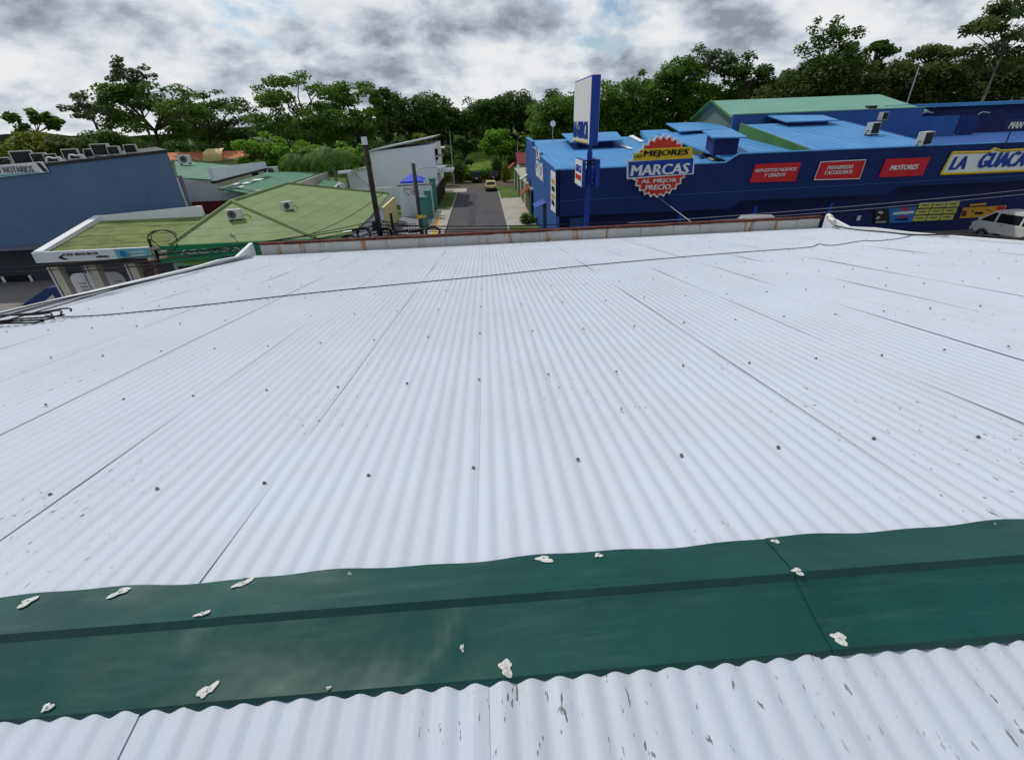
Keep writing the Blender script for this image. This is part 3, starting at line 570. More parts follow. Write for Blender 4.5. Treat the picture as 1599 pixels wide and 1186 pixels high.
for q in range(5):
    p = A(150+q*3.9, 402.3-.15*q, YC-.15); mb = MB(); mb.prism([(p[0], YC-.15, p[2]), (p[0]+.13, YC-.15, p[2]), (p[0]+.17, YC-.15, p[2]+.10+.03*(q % 2)), (p[0]+.05, YC-.15, p[2]+.10)], (0, .02, 0)); obj('faded_mark', mb, M['dark_metal'], t)
mb = MB(); p = A(94, 402, YC-.15)
mb.prism([(p[0]-.15, YC-.15, p[2]), (p[0]+.3, YC-.15, p[2]+.22), (p[0]+.12, YC-.15, p[2]), (p[0]+.45, YC-.15, p[2]-.14), (p[0]+.1, YC-.15, p[2]-.14)], (0, .02, 0)); obj('emblem', mb, M['dark_metal'], t)
pa, pb = A(184, 404, YC-.14), A(236, 388, YC-.14); mb = MB(); mb.box((pa[0], YC-.14, zb+.02), (pb[0], YC-.124, zc-.02)); o = obj('aqua_panel', mb, M['aqua'], t)
mb = MB(); mb.disc((pa[0]+.45, YC-.15, (zb+zc)/2), (0, 1, 0), .2, .02, 16); obj('emblem', mb, M['panel_blue'], t)
for k_ in range(2): mb = MB(); mb.box((pa[0]+.9, YC-.155, zb+.16+.2*k_), (pa[0]+1.75, YC-.142, zb+.22+.2*k_)); obj('stripe', mb, M['white'], t)
mb = MB(); mb.box((x0c, YC-.1, zb-.28), (x1c+.1, YC+2.2, zb-.004)); obj('soffit', mb, M['dark_metal'], t)
for k_, px in enumerate((84, 143, 206)):
    p = A(px, 425, YC+.6); mb = MB(); mb.box((p[0], YC+.5, 0), (p[0]+.48, YC+.95, zb-.28)); cl = obj('column', mb, M['cream'], t)
    mb = MB(); mb.tube([(p[0]-.1, YC+.45, 0), (p[0]-.1, YC+.45, zb-.3)], .05, 6); obj('downpipe', mb, M['offwhite'], cl)
for k_, (pa_, pb_) in enumerate((((105, 428), (133, 426)), ((128, 427), (146, 425)), ((161, 425), (190, 424)))):
    a, b = A(*pa_, YC+2.1), A(*pb_, YC+2.1); zt = a[2]; wd = b[0]-a[0]; r = .5
    if k_ == 0: pts = [(a[0], YC+2.1, .5), (a[0], YC+2.1, zt-r)]+[(a[0]+r-r*math.cos(u), YC+2.1, zt-r+r*math.sin(u)) for u in np.linspace(.3, 1.57, 5)]+[(b[0]-.06, YC+2.1, zt), (b[0]-.06, YC+2.1, .5)]
    elif k_ == 1: pts = [(a[0]+.1, YC+2.1, .5), (a[0]+.1, YC+2.1, zt), (b[0], YC+2.1, zt), (b[0], YC+2.1, .5)]
    else: pts = [(a[0], YC+2.1, .5), (a[0], YC+2.1, zt), (b[0]-r, YC+2.1, zt)]+[(b[0]-r+r*math.sin(u), YC+2.1, zt-r+r*math.cos(u)) for u in np.linspace(.3, 1.57, 5)]+[(b[0], YC+2.1, .5)]
    mb = MB(); mb.prism(pts, (0, .05, 0)); po = obj('poster', mb, M['offwhite'], t)
    for q in range(6 if k_ != 1 else 3):
        zz_ = zt-.45-.24*q; mb = MB(); mb.box((a[0]+.45+(.5 if q == 0 else 0), YC+2.08, zz_), (b[0]-.25, YC+2.098, zz_+.06)); obj('text_line', mb, M['purple_grey'], po)
# ================================================================ green-signed shop with the olive hip roof
YG = 30.0
t = thing('transport_office', 'shop with large olive hipped roof and long green name board', 'building', (-15, 38, 0))
zf = A(350, 378, YG)[2]; gx0, gx1 = A(246, 384, YG)[0], A(540, 370, YG)[0]
EL = np.array([A(272, 386, YG)[0]-.1, YG-.1, zf]); ER = np.array([A(492, 366, YG)[0], YG-.1, zf])
A1 = A(362, 315, 35.2); A2 = A(449, 287, 45.5); A2[2] = A1[2] = (A1[2]+A2[2])/2
BR = np.array([ER[0]-.3, 51.5, zf+.1]); BL = np.array([EL[0]-2.2, 51.5, zf+.1])
mb = MB(); mb.prism([EL, ER, A1], (0, 0, -.08)); obj('front_slope', mb, M['olive_roof'], t)
def on_right(px, py):
    n = np.cross(A1-ER, A2-ER); d = ray(px, py); c = np.array([0, 0, H]); tt = np.dot(ER-c, n)/np.dot(d, n); return c+d*tt
LR = [on_right(548, 366), on_right(578, 338), on_right(607, 303)]; BR = LR[2]
mb = MB(); mb.prism([ER]+LR+[A2, A1], (0, 0, -.08)); obj('right_slope', mb, M['olive_roof'], t)
mb = MB(); mb.prism([A1, A2, BL, EL], (0, 0, -.08)); obj('left_slope', mb, M['olive_roof'], t)
mb = MB(); mb.prism([A2, BR, BL], (0, 0, -.08)); obj('rear_slope', mb, M['olive_roof'], t)
for p0, p1 in ((EL, A1), (ER, A1), (A1, A2), (A2, BR)):
    mb = MB(); mb.tube([p0+np.array([0, 0, .03]), p1+np.array([0, 0, .03])], .13, 6); obj('ridge_tile', mb, M['olive_roof'], t)
for q in range(1, 6):                                                       # sheet laps running across the front slope
    f = q/6; mb = MB(); mb.tube([EL+(A1-EL)*f+np.array([.1, 0, .012]), ER+(A1-ER)*f+np.array([-.1, 0, .012])], .005, 4); obj('roof_lap', mb, M['olive_roof'], t)
for q in range(1, 6):
    f = q/6; mb = MB(); mb.tube([ER+(A1-ER)*f+np.array([.1, 0, .006]), BR+(A2-BR)*f+np.array([0, 0, .006])], .005, 4); obj('roof_lap', mb, M['olive_roof'], t)
mb = MB(); mb.box((EL[0]+.6, YG+1.3, 0), (ER[0]-.3, 51, zf-.1)); obj('wall', mb, M['mint'], t)
mb = MB(); mb.box((gx0, YG-.22, zf-1.05), (gx1, YG-.12, zf-.02)); obj('fascia', mb, M['sign_green'], t)
letter_frame(t, 'ASOTRA', 284, 395.5, 374, 386.5, YG-.25, M['black'], name='lettering', bold=.05)
letter_frame(t, 'ASOTRA', 283, 396.6, 375, 385.9, YG-.235, M['white'], name='lettering_outline', bold=.08)
P = [A(q[0], q[1], YG+.5) for q in ((286, 412), (304, 402), (345, 399), (352, 402), (330, 411))]; mb = MB(); mb.prism([tuple(p) for p in P], (0, .08, 0)); obj('lime_panel', mb, M['lime'], t)
mb = MB(); mb.box((gx0+.1, YG+.58, .3), (gx1-3, YG+.7, zf-1.06)); obj('shop_front', mb, M['mint'], t)
p = A(290, 419, YG+.56); mb = MB(); mb.box((p[0]-.4, YG+.5, p[2]-.25), (p[0]+.5, YG+.575, p[2]+.15)); obj('wall_plate', mb, M['dark_metal'], t)
def on_front(px, py):
    n = np.cross(ER-EL, A1-EL); d = ray(px, py); c = np.array([0, 0, H]); tt = np.dot(EL-c, n)/np.dot(d, n); return c+d*tt
p = on_front(369, 343); air_con('white condenser with round fan on the front slope of the olive roof', tuple(p+np.array([0, 0, -.04])), .15, 1.05)
p = on_right(450, 328); air_con('white condenser with dark grilles on the right slope of the olive roof', tuple(p+np.array([0, 0, -.04])), .9, .95)
mb = MB(); p = on_front(371, 378); mb.tube([p, p+np.array([-.25, 0, .55])], .02, 5); mb.tube([p+np.array([-.42, 0, .38]), p+np.array([.05, 0, .40])], .015, 4); mb.tube([p+np.array([-.4, .1, .30]), p+np.array([-.05, -.1, .32])], .015, 4); one('roof_antenna', mb, M['dark_metal'], 'small crossed aerial near the eave of the olive roof', 'antenna')
# ================================================================ houses behind
def roof_quad(t, pts, th, m, name='roof'):
    mb = MB(); mb.prism([tuple(p) for p in pts], (0, 0, -th)); return obj(name, mb, m, t)
t = thing('corrugated_house', 'house with whitish corrugated wall over a dark red base and teal green roof', 'house', (-25, 55, 0))
Yh = 48.
P = [A(283, 278, Yh), A(396, 301, Yh)]; z1 = P[0][2]; xq0, xq1 = A(280, 290, Yh)[0], A(420, 290, Yh)[0]; zr0 = A(298, 315, Yh)[2]
mb = MB(); nn = 60
for k_ in range(nn):
    xa_, xb_ = xq0+(xq1-xq0)*k_/nn, xq0+(xq1-xq0)*(k_+.55)/nn; zt = z1+(P[1][2]-z1)*((xa_-P[0][0])/(P[1][0]-P[0][0])); mb.box((xa_, Yh-.03-.0, zr0), (xb_, Yh+.02, max(zr0+.1, zt)))
obj('corrugated_cladding', mb, M['offwhite'], t)
mb = MB(); mb.box((xq0-.2, Yh+.021, zr0-.02), (xq1, Yh+.3, P[1][2]+.2)); obj('upper_wall', mb, M['offwhite'], t)
mb = MB(); mb.box((xq0, Yh-.02, 0), (xq1, Yh+9, zr0-.021)); obj('lower_wall', mb, M['maroon'], t)
roof_quad(t, [A(278, 277, Yh+.3), A(336, 281, Yh), A(380, 260, Yh+13), A(300, 252.5, Yh+13), A(272, 252, Yh+12)], .12, M['teal_roof'])
p = A(290, 255, Yh+9.5); air_con('condenser standing on the teal roof right of the slate building', (p[0], Yh+9.5, p[2]-.1), .8, 1.4)
t = thing('parapet_wall', 'stained grey concrete firewall parapet between the teal roofs', 'wall', tuple(A(365, 275, 52)))
a, b = A(330, 281, 45), A(413, 261, 60); mb = MB(); mb.prism([a-np.array([0, 0, .1]), b-np.array([0, 0, .1]), b+np.array([0, 0, .55]), a+np.array([0, 0, .95])], (.2, .12, 0)); obj('wall', mb, M['concrete_dark_streak'] if 'concrete_dark_streak' in M else M['offwhite'], t)
mb = MB(); mb.prism([a-np.array([.05, .1, .3]), b-np.array([.05, .1, .25]), b-np.array([.05, .1, .1]), a-np.array([.05, .1, .1])], (.35, .1, 0)); obj('gutter', mb, M['black'], t)
t = thing('teal_roof_house', 'low house with teal metal roof behind the olive roof', 'house', (-19, 55, 0))
roof_quad(t, [A(340, 294, 46), A(396, 303, 46), A(452, 286, 56), A(512, 267, 66), A(418, 268, 66), A(413, 270, 62)], .12, M['teal_roof'])
mb = MB(); mb.box((A(345, 294, 46.3)[0], 46.4, 0), (A(396, 303, 46.3)[0]+4, 62, 4.0)); obj('wall', mb, M['offwhite'], t)
for k_, (px, py) in enumerate(((366, 291), (385, 289), (372, 295), (402, 284))):
    p = A(px, py, 47.5); mb = MB(); q = .35+.2*random.random(); mb.prism([p+np.array([-q, -.3, .12]), p+np.array([q*.8, -.2, .14]), p+np.array([q, .5, .2]), p+np.array([-q*.5, .4, .19])], (0, 0, .03)); obj('roof_patch', mb, M['white'], t)
p = A(429, 268, 64); air_con('condenser lying behind the grey parapet on a teal roof', (p[0], 63.5, p[2]-.4), .2, 1.5)
t = thing('grey_firewall', 'pale concrete boundary parapet rising behind the olive ridge', 'wall', tuple(A(485, 280, 58)))
a, b = A(461, 288, 51), A(509, 270, 63); mb = MB(); mb.prism([a-np.array([0, 0, 1.6]), b-np.array([0, 0, 1.4]), b+np.array([0, 0, .1]), a+np.array([0, 0, .1])], (.25, .1, 0)); obj('wall', mb, M['concrete'], t)
t = thing('skylight_shed', 'small teal shed roof with white edges behind the olive roof', 'shed', tuple(A(512, 290, 56)[:2])+(0,))
z_ = A(512, 290, 56)[2]; a = A(494, 290, 56); b = A(521, 294, 56); c_ = A(531, 284, 59.5); d_ = A(505, 281, 59.5); roof_quad(t, [a, b, c_, d_], .1, M['teal_roof'])
for p0, p1 in ((a, b), (b, c_)): mb = MB(); mb.tube([p0+np.array([0, 0, -.05]), p1+np.array([0, 0, -.05])], .09, 5); obj('edge_trim', mb, M['white'], t)
mb = MB(); mb.box((a[0]+.2, 56.2, 0), (c_[0]-.1, 59.3, min(a[2], c_[2])-.25)); obj('wall', mb, M['concrete_dark'], t)
# big white shed house
YS = 70.
t = thing('white_shed_house', 'tall windowless white house with slanting roofline left of the street', 'house', (-11, 75, 0))
P = [A(577, 237, YS), A(673, 216, YS), A(687, 292, YS), A(540, 269, YS)]; xw0, xw1 = P[0][0], A(682, 250, YS)[0]; xov = P[1][0]
mb = MB(); mb.prism([(xw0, YS, 0), (xw1-.2, YS, 0), (xw1-.2, YS, P[1][2]-.7), (xw0, YS, P[0][2])], (0, 12, 0)); obj('wall', mb, M['white_wall'], t)
mb = MB(); mb.prism([(xw0-.1, YS-.3, P[0][2]-.02), (xov+.35, YS-.3, P[1][2]+.05), (xov+.35, YS-.3, P[1][2]+.22), (xw0-.1, YS-.3, P[0][2]+.16)], (0, 12.6, 0)); obj('roof', mb, M['metal_grey'], t)
mb = MB(); mb.prism([(P[3][0], YS, 0), (xw0-.02, YS, 0), (xw0-.02, YS, A(577, 262, YS)[2]), (P[3][0], YS, P[3][2])], (0, 9, 0)); obj('lean_to_wall', mb, M['white_wall'], t)
mb = MB(); mb.prism([(P[3][0]-.1, YS-.15, P[3][2]), (xw0-.01, YS-.15, A(577, 262, YS)[2]), (xw0-.01, YS-.15, A(577, 260, YS)[2]), (P[3][0]-.1, YS-.15, P[3][2]+.2)], (0, 9.3, 0)); obj('lean_to_roof', mb, M['cream'], t)
for k_ in range(3):
    z0 = 5.4+k_*.02; mb = MB(); mb.box((xw1-.19, YS+.6+1.5*k_, z0), (xw1-.10, YS+1.5+1.5*k_, z0+1.4)); obj('window', mb, M['glass'], t)
for k_, (z0, dx) in enumerate(((6.9, 1.3), (5.9, .9))): mb = MB(); mb.box((xw1-.2, YS+.2, z0), (xw1-.2+dx, YS+4, z0+.12)); obj('awning', mb, M['cream'], t)
mb = MB(); mb.box((xw1-.2, YS+1, 3.9), (xw1+2.0, YS+6, 4.1)); ba = obj('balcony', mb, M['offwhite'], t)
for k_ in range(6): mb = MB(); mb.box((xw1+.1+k_*.37, YS+1, 4.1), (xw1+.16+k_*.37, YS+1.06, 4.9)); obj('baluster', mb, M['maroon'] if k_ < 3 else M['offwhite'], ba)
mb = MB(); mb.box((xw1-.1, YS+.98, 4.9), (xw1+2.0, YS+1.08, 4.97)); obj('rail', mb, M['maroon'], ba)
mb = MB(); mb.box((xw0-7, YS-6, 0), (xw0+3.4, YS-5.75, A(600, 293, YS-6)[2])); tw = one('boundary_wall', mb, M['white'], 'low white-topped boundary wall in front of the white shed house', 'wall')
# blue canopy
t = thing('blue_canopy', 'small blue peaked canopy in front of the white shed house', 'canopy', tuple(A(643, 286, 63)[:2])+(0,))
pc = A(643, 272, 63.5); e0, e1 = A(625, 283, 62)[0], A(661, 283, 62)[0]; zc_ = A(643, 283, 62)[2]
mb = MB(); R4 = [(e0, 62, zc_), (e1, 62, zc_), (e1, 65, zc_), (e0, 65, zc_)]; mb.add(R4+[(pc[0], 63.5, pc[2]+.1)], [(0, 1, 4), (1, 2, 4), (2, 3, 4), (3, 0, 4)]); obj('cover', mb, M['tarp'], t)
mb = MB(); mb.box((e0, 61.97, zc_-.22), (e1, 61.995, zc_)); obj('valance', mb, M['tarp'], t)
for px_, py_ in ((e0+.05, 62.05), (e1-.05, 62.05), (e0+.05, 64.9), (e1-.05, 64.9)): mb = MB(); mb.tube([(px_, py_, 0), (px_, py_, zc_-.02)], .03, 5); obj('leg', mb, M['metal_grey'], t)
# mural wall closing the driveway
t = thing('mural_wall', 'whitewashed wall with a heart drawing at the end of the driveway', 'wall', (-8, 60.2, 0))
zm = A(640, 290, 60.2)[2]; mb = MB(); mb.box((A(622, 300, 60.2)[0], 60.2, 0), (-6.3, 60.4, zm)); obj('wall', mb, M['offwhite'], t)
hc = A(637, 299, 60.1); mb = MB(); mb.tube([(hc[0]+.028*16*math.sin(q)**3, 60.17, hc[2]+.028*(13*math.cos(q)-5*math.cos(2*q)-2*math.cos(3*q)-math.cos(4*q))) for q in np.linspace(0, 2*math.pi, 24)], .028, 4); obj('heart', mb, M['dark_metal'], t)
for k_ in range(4): p = A(648+1.5*(k_ % 2), 295+3*k_, 60.1); mb = MB(); mb.tube(dense([(p[0]-.3, 60.17, p[2]), (p[0], 60.17, p[2]+.2), (p[0]+.3, 60.17, p[2]-.05)], 3), .06, 4); obj('scribble', mb, M['red'], t)
mb = MB(); mb.box((A(622, 300, 60.2)[0]-.1, 60.15, zm), (-6.2, 60.45, zm+.14)); obj('coping', mb, M['concrete_dark'], t)
# side wall between olive shop and driveway
t = thing('driveway_wall', 'white painted side wall with yellow end along the driveway', 'wall', (-10.5, 45, 0))
for k_, (y0, y1, m_) in enumerate(((31, 37, 'offwhite'), (37.05, 43, 'white'), (43.05, 50, 'offwhite'), (50.05, 58, 'roof_yellow'))): mb = MB(); mb.box((-10.65, y0, 0), (-10.4, y1, 2.6)); obj('wall_bay', mb, M[m_], t)
mb = MB(); mb.tube(dense([(-10.39, 39, 1.2), (-10.39, 40, 2.0), (-10.39, 41, 1.1), (-10.39, 40.2, .8), (-10.39, 39.4, 1.8)], 4), .05, 4); obj('scribble', mb, M['panel_blue'], t)
# mesh gate, teal pillars, dark fence
t = thing('mesh_gate', 'black wire mesh gate across the driveway behind the utility poles', 'gate', (-8.3, 44, 0))
for k_ in range(17): mb = MB(); x_ = -10.3+k_*.24; mb.box((x_-.02, 44, .1), (x_+.02, 44.04, 2.1)); obj('upright_bar', mb, M['black'], t)
for k_ in range(9): mb = MB(); z_ = .15+k_*.24; mb.box((-10.3, 43.975, z_-.02), (-6.4, 43.997, z_+.02)); obj('cross_bar', mb, M['black'], t)
for k_, (y_, h_) in enumerate(((52.6, 3.1), (58.5, 3.0), (65.5, 3.6))):
    t = thing('gate_pillar', ('nearest', 'middle', 'farthest')[k_]+' of the teal gate pillars along the left pavement', 'pillar', (-6.65, y_, 0), group='teal pillars beside the pavement')
    mb = MB(); mb.box((-7.0, y_-.45, 0), (-6.3, y_+.45, h_)); obj('shaft', mb, M['teal'], t); mb = MB(); mb.box((-7.08, y_-.52, h_), (-6.22, y_+.52, h_+.14)); obj('cap', mb, M['teal'], t)
    if k_ < 2:
        for q in range(8): mb = MB(); yy = y_+.62+q*(4.6 if k_ == 0 else 5.8)/8; mb.box((-6.72, yy, .1), (-6.62, yy+.3, h_-.5)); obj('gate_slat', mb, M['teal'], t)
t = thing('slat_fence', 'dark brown slatted fence along the left lawn strip', 'fence', (-6.3, 72, 0))
for k_ in range(26): mb = MB(); yy = 66.1+k_*.54; mb.box((-6.38+.03*(k_ % 2), yy, .1), (-6.26+.03*(k_ % 2), yy+.5, 2.3)); obj('slat', mb, M['fence_dark'], t)
mb = MB(); mb.box((-6.42, 66.05, 2.3), (-6.2, 80.2, 2.4)); obj('rail', mb, M['fence_dark'], t)
# orange roof house far behind
YO = 95.
t = thing('orange_house', 'distant house with orange roof and a bulging yellow awning', 'house', (-48, 98, 0))
x0o, x1o = A(262, 243, YO)[0], A(391, 243, YO)[0]; zo = A(330, 246, YO)[2]; zt = A(330, 235.5, YO+5)[2]
mb = MB(); mb.box((x0o-6, YO+1, 0), (x1o-.5, YO+9, zo-.1)); obj('wall', mb, M['cream'], t)
mb = MB(); mb.prism([(x0o-6, YO, zo), (x1o, YO, zo-.3), (x1o, YO+5, zt-.2), (x0o-6, YO+5, zt)], (0, 0, -.2)); obj('roof', mb, M['orange_roof'], t)
ya0, ya1 = A(315, 245, YO-1)[0], A(347, 245, YO-1)[0]; mb = MB()
pr = [(ya0+1.6*(1-math.cos(q)), YO-1.2+2.2*(1-math.cos(q))*.9, zo-.5+1.9*math.sin(q)) for q in np.linspace(0, 1.5, 6)]
for q in range(5): (xa_, y1_, z1_), (xb_, y2_, z2_) = pr[q], pr[q+1]; mb.quad((ya0+.6*q/5, y1_, z1_), (ya1, y1_, z1_), (ya1, y2_, z2_), (ya0+.6*(q+1)/5, y2_, z2_))
obj('awning', mb, M['roof_yellow'], t)
for q in range(4): mb = MB(); xx = x0o+1+q*4.1; mb.box((xx, YO+.9, 2.5), (xx+1.2, YO+.99, 4.4)); obj('window', mb, M['glass'], t)
mb = MB(); mb.prism([(x0o-6, YO-.05, zo-.02), (x1o+.1, YO-.05, zo-.32), (x1o+.1, YO-.05, zo-.55), (x0o-6, YO-.05, zo-.25)], (0, .08, 0)); obj('eave_board', mb, M['cream'], t)
# ================================================================ RIGHT: the blue store
YB = 38.0
bs = thing('blue_store', 'large blue auto parts store with ribbed dark blue fascia and light blue roofs', 'store', (25, 46, 0))
def fpt(px, py): p = A(px, py, YB); return (p[0], YB, p[2])
fx0 = fpt(868.5, 300)[0]
top = [fpt(868.5, 266), fpt(1133, 255), fpt(1155, 240), fpt(1508, 227), fpt(1720, 219)]
bot = [fpt(1720, 276), fpt(1404, 292), fpt(1387, 303), fpt(1156, 314), fpt(1140, 327), fpt(868.5, 337)]
zl_, zh_ = (top[0][2]+top[1][2])/2, (top[2][2]+top[3][2])/2
for i in (0, 1): top[i] = (top[i][0], YB, zl_)
for i in (2, 3, 4): top[i] = (top[i][0], YB, zh_)
zb1, zb2, zb3 = (bot[4][2]+bot[5][2])/2, (bot[2][2]+bot[3][2])/2, (bot[0][2]+bot[1][2])/2
bot = [(bot[0][0], YB, zb3), (bot[1][0], YB, zb3), (bot[2][0], YB, zb2), (bot[3][0], YB, zb2), (bot[4][0], YB, zb1), (bot[5][0], YB, zb1)]
mb = MB(); mb.prism(bot[::-1]+top[::-1], (0, .3, 0)); obj('fascia', mb, M['blue_wall'], bs)
# ribs of the metal cladding
xend = top[4][0]; mb = MB(); x = fx0+.1
def z_at(x, pts, hi):
    P = sorted(pts)
    for a, b in zip(P[:-1], P[1:]):
        if a[0] <= x <= b[0]: return a[2]+(b[2]-a[2])*(x-a[0])/max(1e-6, b[0]-a[0])
    return P[-1][2]
while x < xend-.1:
    mb.box((x, YB-.028, z_at(x, bot, 0)+.02), (x+.09, YB-.002, z_at(x, top, 1)-.02)); x += .24
tag(obj('cladding_rib', mb, M['blue_wall'], bs), kind='stuff')
mb = MB()
for a, b in zip(top[:-1], top[1:]): mb.tube([(a[0], YB+.12, a[2]+.02), (b[0], YB+.12, b[2]+.02)], .09, 4)
obj('coping', mb, M['blue_roof'], bs)
mb = MB(); mb.tube([(fx0+.3, YB-.04, zb1+1.15), (xend, YB-.04, zb1+1.55)], .025, 4); obj('conduit', mb, M['blue_side'], bs)
# stepped left wall along the street
X0 = fx0
st = [(YB, 0), (64, 0), (64, 7.95), (56.5, 7.75), (56.5, 7.25), (49, 7.05), (49, 6.85), (YB, zl_)]
mb = MB(); mb.prism([(X0, y, z) for y, z in st], (.28, 0, 0)); obj('side_wall', mb, M['blue_side'], bs)
for (ya, za), (yb2, zb_) in (((64, 7.95), (56.5, 7.75)), ((56.5, 7.25), (49, 7.05)), ((49, 6.85), (YB, zl_))):
    mb = MB(); mb.prism([(X0-.04, ya, za+.003), (X0-.04, yb2, zb_+.003), (X0-.04, yb2, zb_+.1), (X0-.04, ya, za+.1)], (.36, 0, 0)); obj('coping', mb, M['blue_roof'], bs)
mb = MB(); mb.box((X0-.06, 44.5, .2), (X0-.003, 46.2, 2.9)); dr = obj('side_door', mb, M['navy'], bs)
mb = MB(); mb.prism([(X0-.02, 44.2, 3.3), (X0-1.0, 44.2, 2.9), (X0-1.0, 46.6, 2.9), (X0-.02, 46.6, 3.3)], (0, 0, -.06)); obj('door_hood', mb, M['blue_sign'], dr)
mb = MB(); mb.box((X0+.3, YB+2.2, 0), (bot[0][0], YB+2.4, zb3+.4)); obj('shop_front', mb, M['navy'], bs)
mb = MB(); mb.box((X0+.29, YB+.31, zb1-.1+.0), (bot[0][0], YB+2.3, zb1+.02)) if False else mb.box((X0+.3, YB+.31, zb3+.42), (bot[0][0], YB+2.4, zb3+.5)); obj('soffit', mb, M['dark_metal'], bs)
for px in (912, 1060, 1175, 1290): p = A(px, 345, YB+.5); mb = MB(); mb.box((p[0]-.14, YB+.4, 0), (p[0]+.14, YB+.68, zb1)); obj('post', mb, M['blue_sign'], bs)
p = A(900, 352, YB+2.15); mb = MB(); mb.box((p[0]-.6, YB+2.12, .1), (p[0]+.6, YB+2.19, 2.6)); obj('shop_door', mb, M['panel_blue'], bs)
mb = MB(); mb.box((fx0+.05, YB-.1, 0), (fx0+.35, YB-.03, 2.1)); obj('orange_strip', mb, M['panel_orange'], bs)
# canopy roof seen under the fascia
p = A(1190, 340, 33.5); t = thing('car_roof_canopy', 'pale grey canvas awning below the blue fascia, half hidden by the parapet', 'awning', (p[0], 33.5, 0))
mb = MB(); a, b = A(1152, 341, 33), A(1215, 343, 33); c_, d_ = A(1205, 335, 35.5), A(1158, 335, 35.5); mb.prism([a, b, c_, d_], (0, 0, -.06)); obj('canvas', mb, M['metal_grey'], t)
for q in (a, b, c_, d_): mb = MB(); mb.tube([(q[0], q[1], 0), (q[0], q[1], q[2]-.06)], .04, 5); obj('leg', mb, M['metal_grey'], t)
# roofs
def rplane(x0, x1, y0, y1, z0, k, name, m, th=.12, rib=.9):
    z = lambda y: z0+k*(y-y0)
    mb = MB(); mb.prism([(x0, y0, z(y0)), (x1, y0, z(y0)), (x1, y1, z(y1)), (x0, y1, z(y1))], (0, 0, -th)); o = obj(name, mb, m, bs)
    mb = MB(); x = x0+.25
    while x < x1-.1: mb.prism([(x, y0+.02, z(y0)+.002), (x+.07, y0+.02, z(y0)+.002), (x+.07, y1-.02, z(y1)+.002), (x, y1-.02, z(y1)+.002)], (0, 0, .014)); x += rib
    tag(obj('roof_rib', mb, m, o), kind='stuff'); return o
xj = top[1][0]+.2; xg = A(1275, 235, YB)[0]; xrr = A(1476, 227, YB)[0]
rplane(X0+.28, xj, YB+.3, 63.8, zl_-.12, .05, 'roof', M['blue_roof'])
rplane(xj+.02, xg-.1, YB+.3, 55, zh_-.32, .085, 'roof', M['blue_roof'])
rplane(xg+.1, xrr, YB+.3, 50.5, zh_-.05, .142, 'roof', M['blue_roof'])
rplane(xrr+.1, 75, YB+.3, 56, zh_-.55, .02, 'roof', M['blue_side'])
mb = MB(); mb.prism([(xg-.1, YB+.31, zh_-.4), (xg-.1, 50.5, zh_+.25), (xg-.1, 50.5, zh_-.02+.142*12.2+.12), (xg-.1, YB+.31, zh_+.03)], (.2, 0, 0)); obj('roof_step', mb, M['green_step'], bs)
mb = MB(); mb.prism([(xrr+.01, YB+.31, zh_-.6), (xrr+.01, 50.5, zh_-.4), (xrr+.01, 50.5, zh_+1.75), (xrr+.01, YB+.31, zh_-.02)], (.09, 0, 0)); obj('roof_step', mb, M['blue_side'], bs)
mb = MB(); a = A(1143, 197, 52.5); b = A(1240, 168, 52.5); mb.box((a[0], 52.5, zh_), (b[0]+14, 52.8, 9.62)); obj('rear_wall', mb, M['blue_side'], bs)
mb = MB(); mb.box((a[0]-.1, 52.4, 9.622), (b[0]+14.1, 52.9, 9.72)); obj('coping', mb, M['green_roof_far'], bs)
# raised roof ventilators
def monitor(pl, z0, k, Y0, h, box=None, lab='roof_ventilator'):
    P = [RP(px, py, z0+h, k, Y0) for px, py in pl]; mb = MB(); mb.prism(P, (0, 0, -.1)); v = obj(lab, mb, M['blue_roof'], bs)
    c = sum(P)/4; Q = [c+(p-c)*.72 for p in P]; mb = MB(); mb.prism([q-np.array([0, 0, .1]) for q in Q], (0, 0, -h+.02)); obj('upstand', mb, M['navy'], v); return v
zL0, kL = zl_-.12, .05; zM0, kM = zh_-.32, .085; zR0, kR = zh_-.05, .142; YY0 = YB+.3
monitor([(876.8, 208.6), (963, 205.5), (973.6, 218), (891, 221.6)], zL0, kL, YY0, .75)
monitor([(1040, 192.5), (1122, 189.5), (1137, 200), (1062, 205)], zL0, kL, YY0, 1.25)
monitor([(1097, 204), (1140, 200), (1167, 213.5), (1113, 214.5)], zM0, kM, YY0, 1.35)
monitor([(1196.7, 179.7), (1285, 179.7), (1310, 187), (1228.7, 190)], zR0, kR, YY0, .45)
monitor([(1180, 196), (1205, 194), (1216, 199), (1188, 201)], zM0, kM, YY0, .2) if False else None
mb = MB(); P = [RP(px, py, zL0+.5, kL, YY0) for px, py in ((1000, 204), (1040, 202), (1090, 222), (1020, 226))]; mb.prism(P, (0, 0, -.5)); obj('roof_hatch', mb, M['blue_roof'], bs)
for (pts, m_) in ((((1105, 247), (1128, 241), (1136, 243), (1112, 251)), 'metal_grey'), (((1090, 243), (1120, 239), (1122, 241), (1094, 247)), 'navy'), (((982, 213), (1000, 222), (1006, 221), (988, 211)), 'white'), (((968, 228), (985, 233), (988, 232), (972, 226)), 'white')):
    P = [RP(px, py, zL0+.08, kL, YY0) for px, py in pts]; mb = MB(); mb.prism(P, (0, 0, .03)); obj('loose_sheet', mb, M[m_], bs)
for (px, py, l, s, pl) in ((1360, 211, 'condenser in the middle of the right light blue roof', 2.0, 0), (1377, 189, 'smaller condenser farthest back on the right light blue roof', 1.6, 0), (1440, 228.5, 'condenser at the front edge of the right light blue roof, half hidden by the fascia', 2.1, 0)):
    p = RP(px, py, zR0, kR, YY0); air_con(l, tuple(p-np.array([0, 0, .05])), -2.7, s*.78, 'condensers on the blue store')
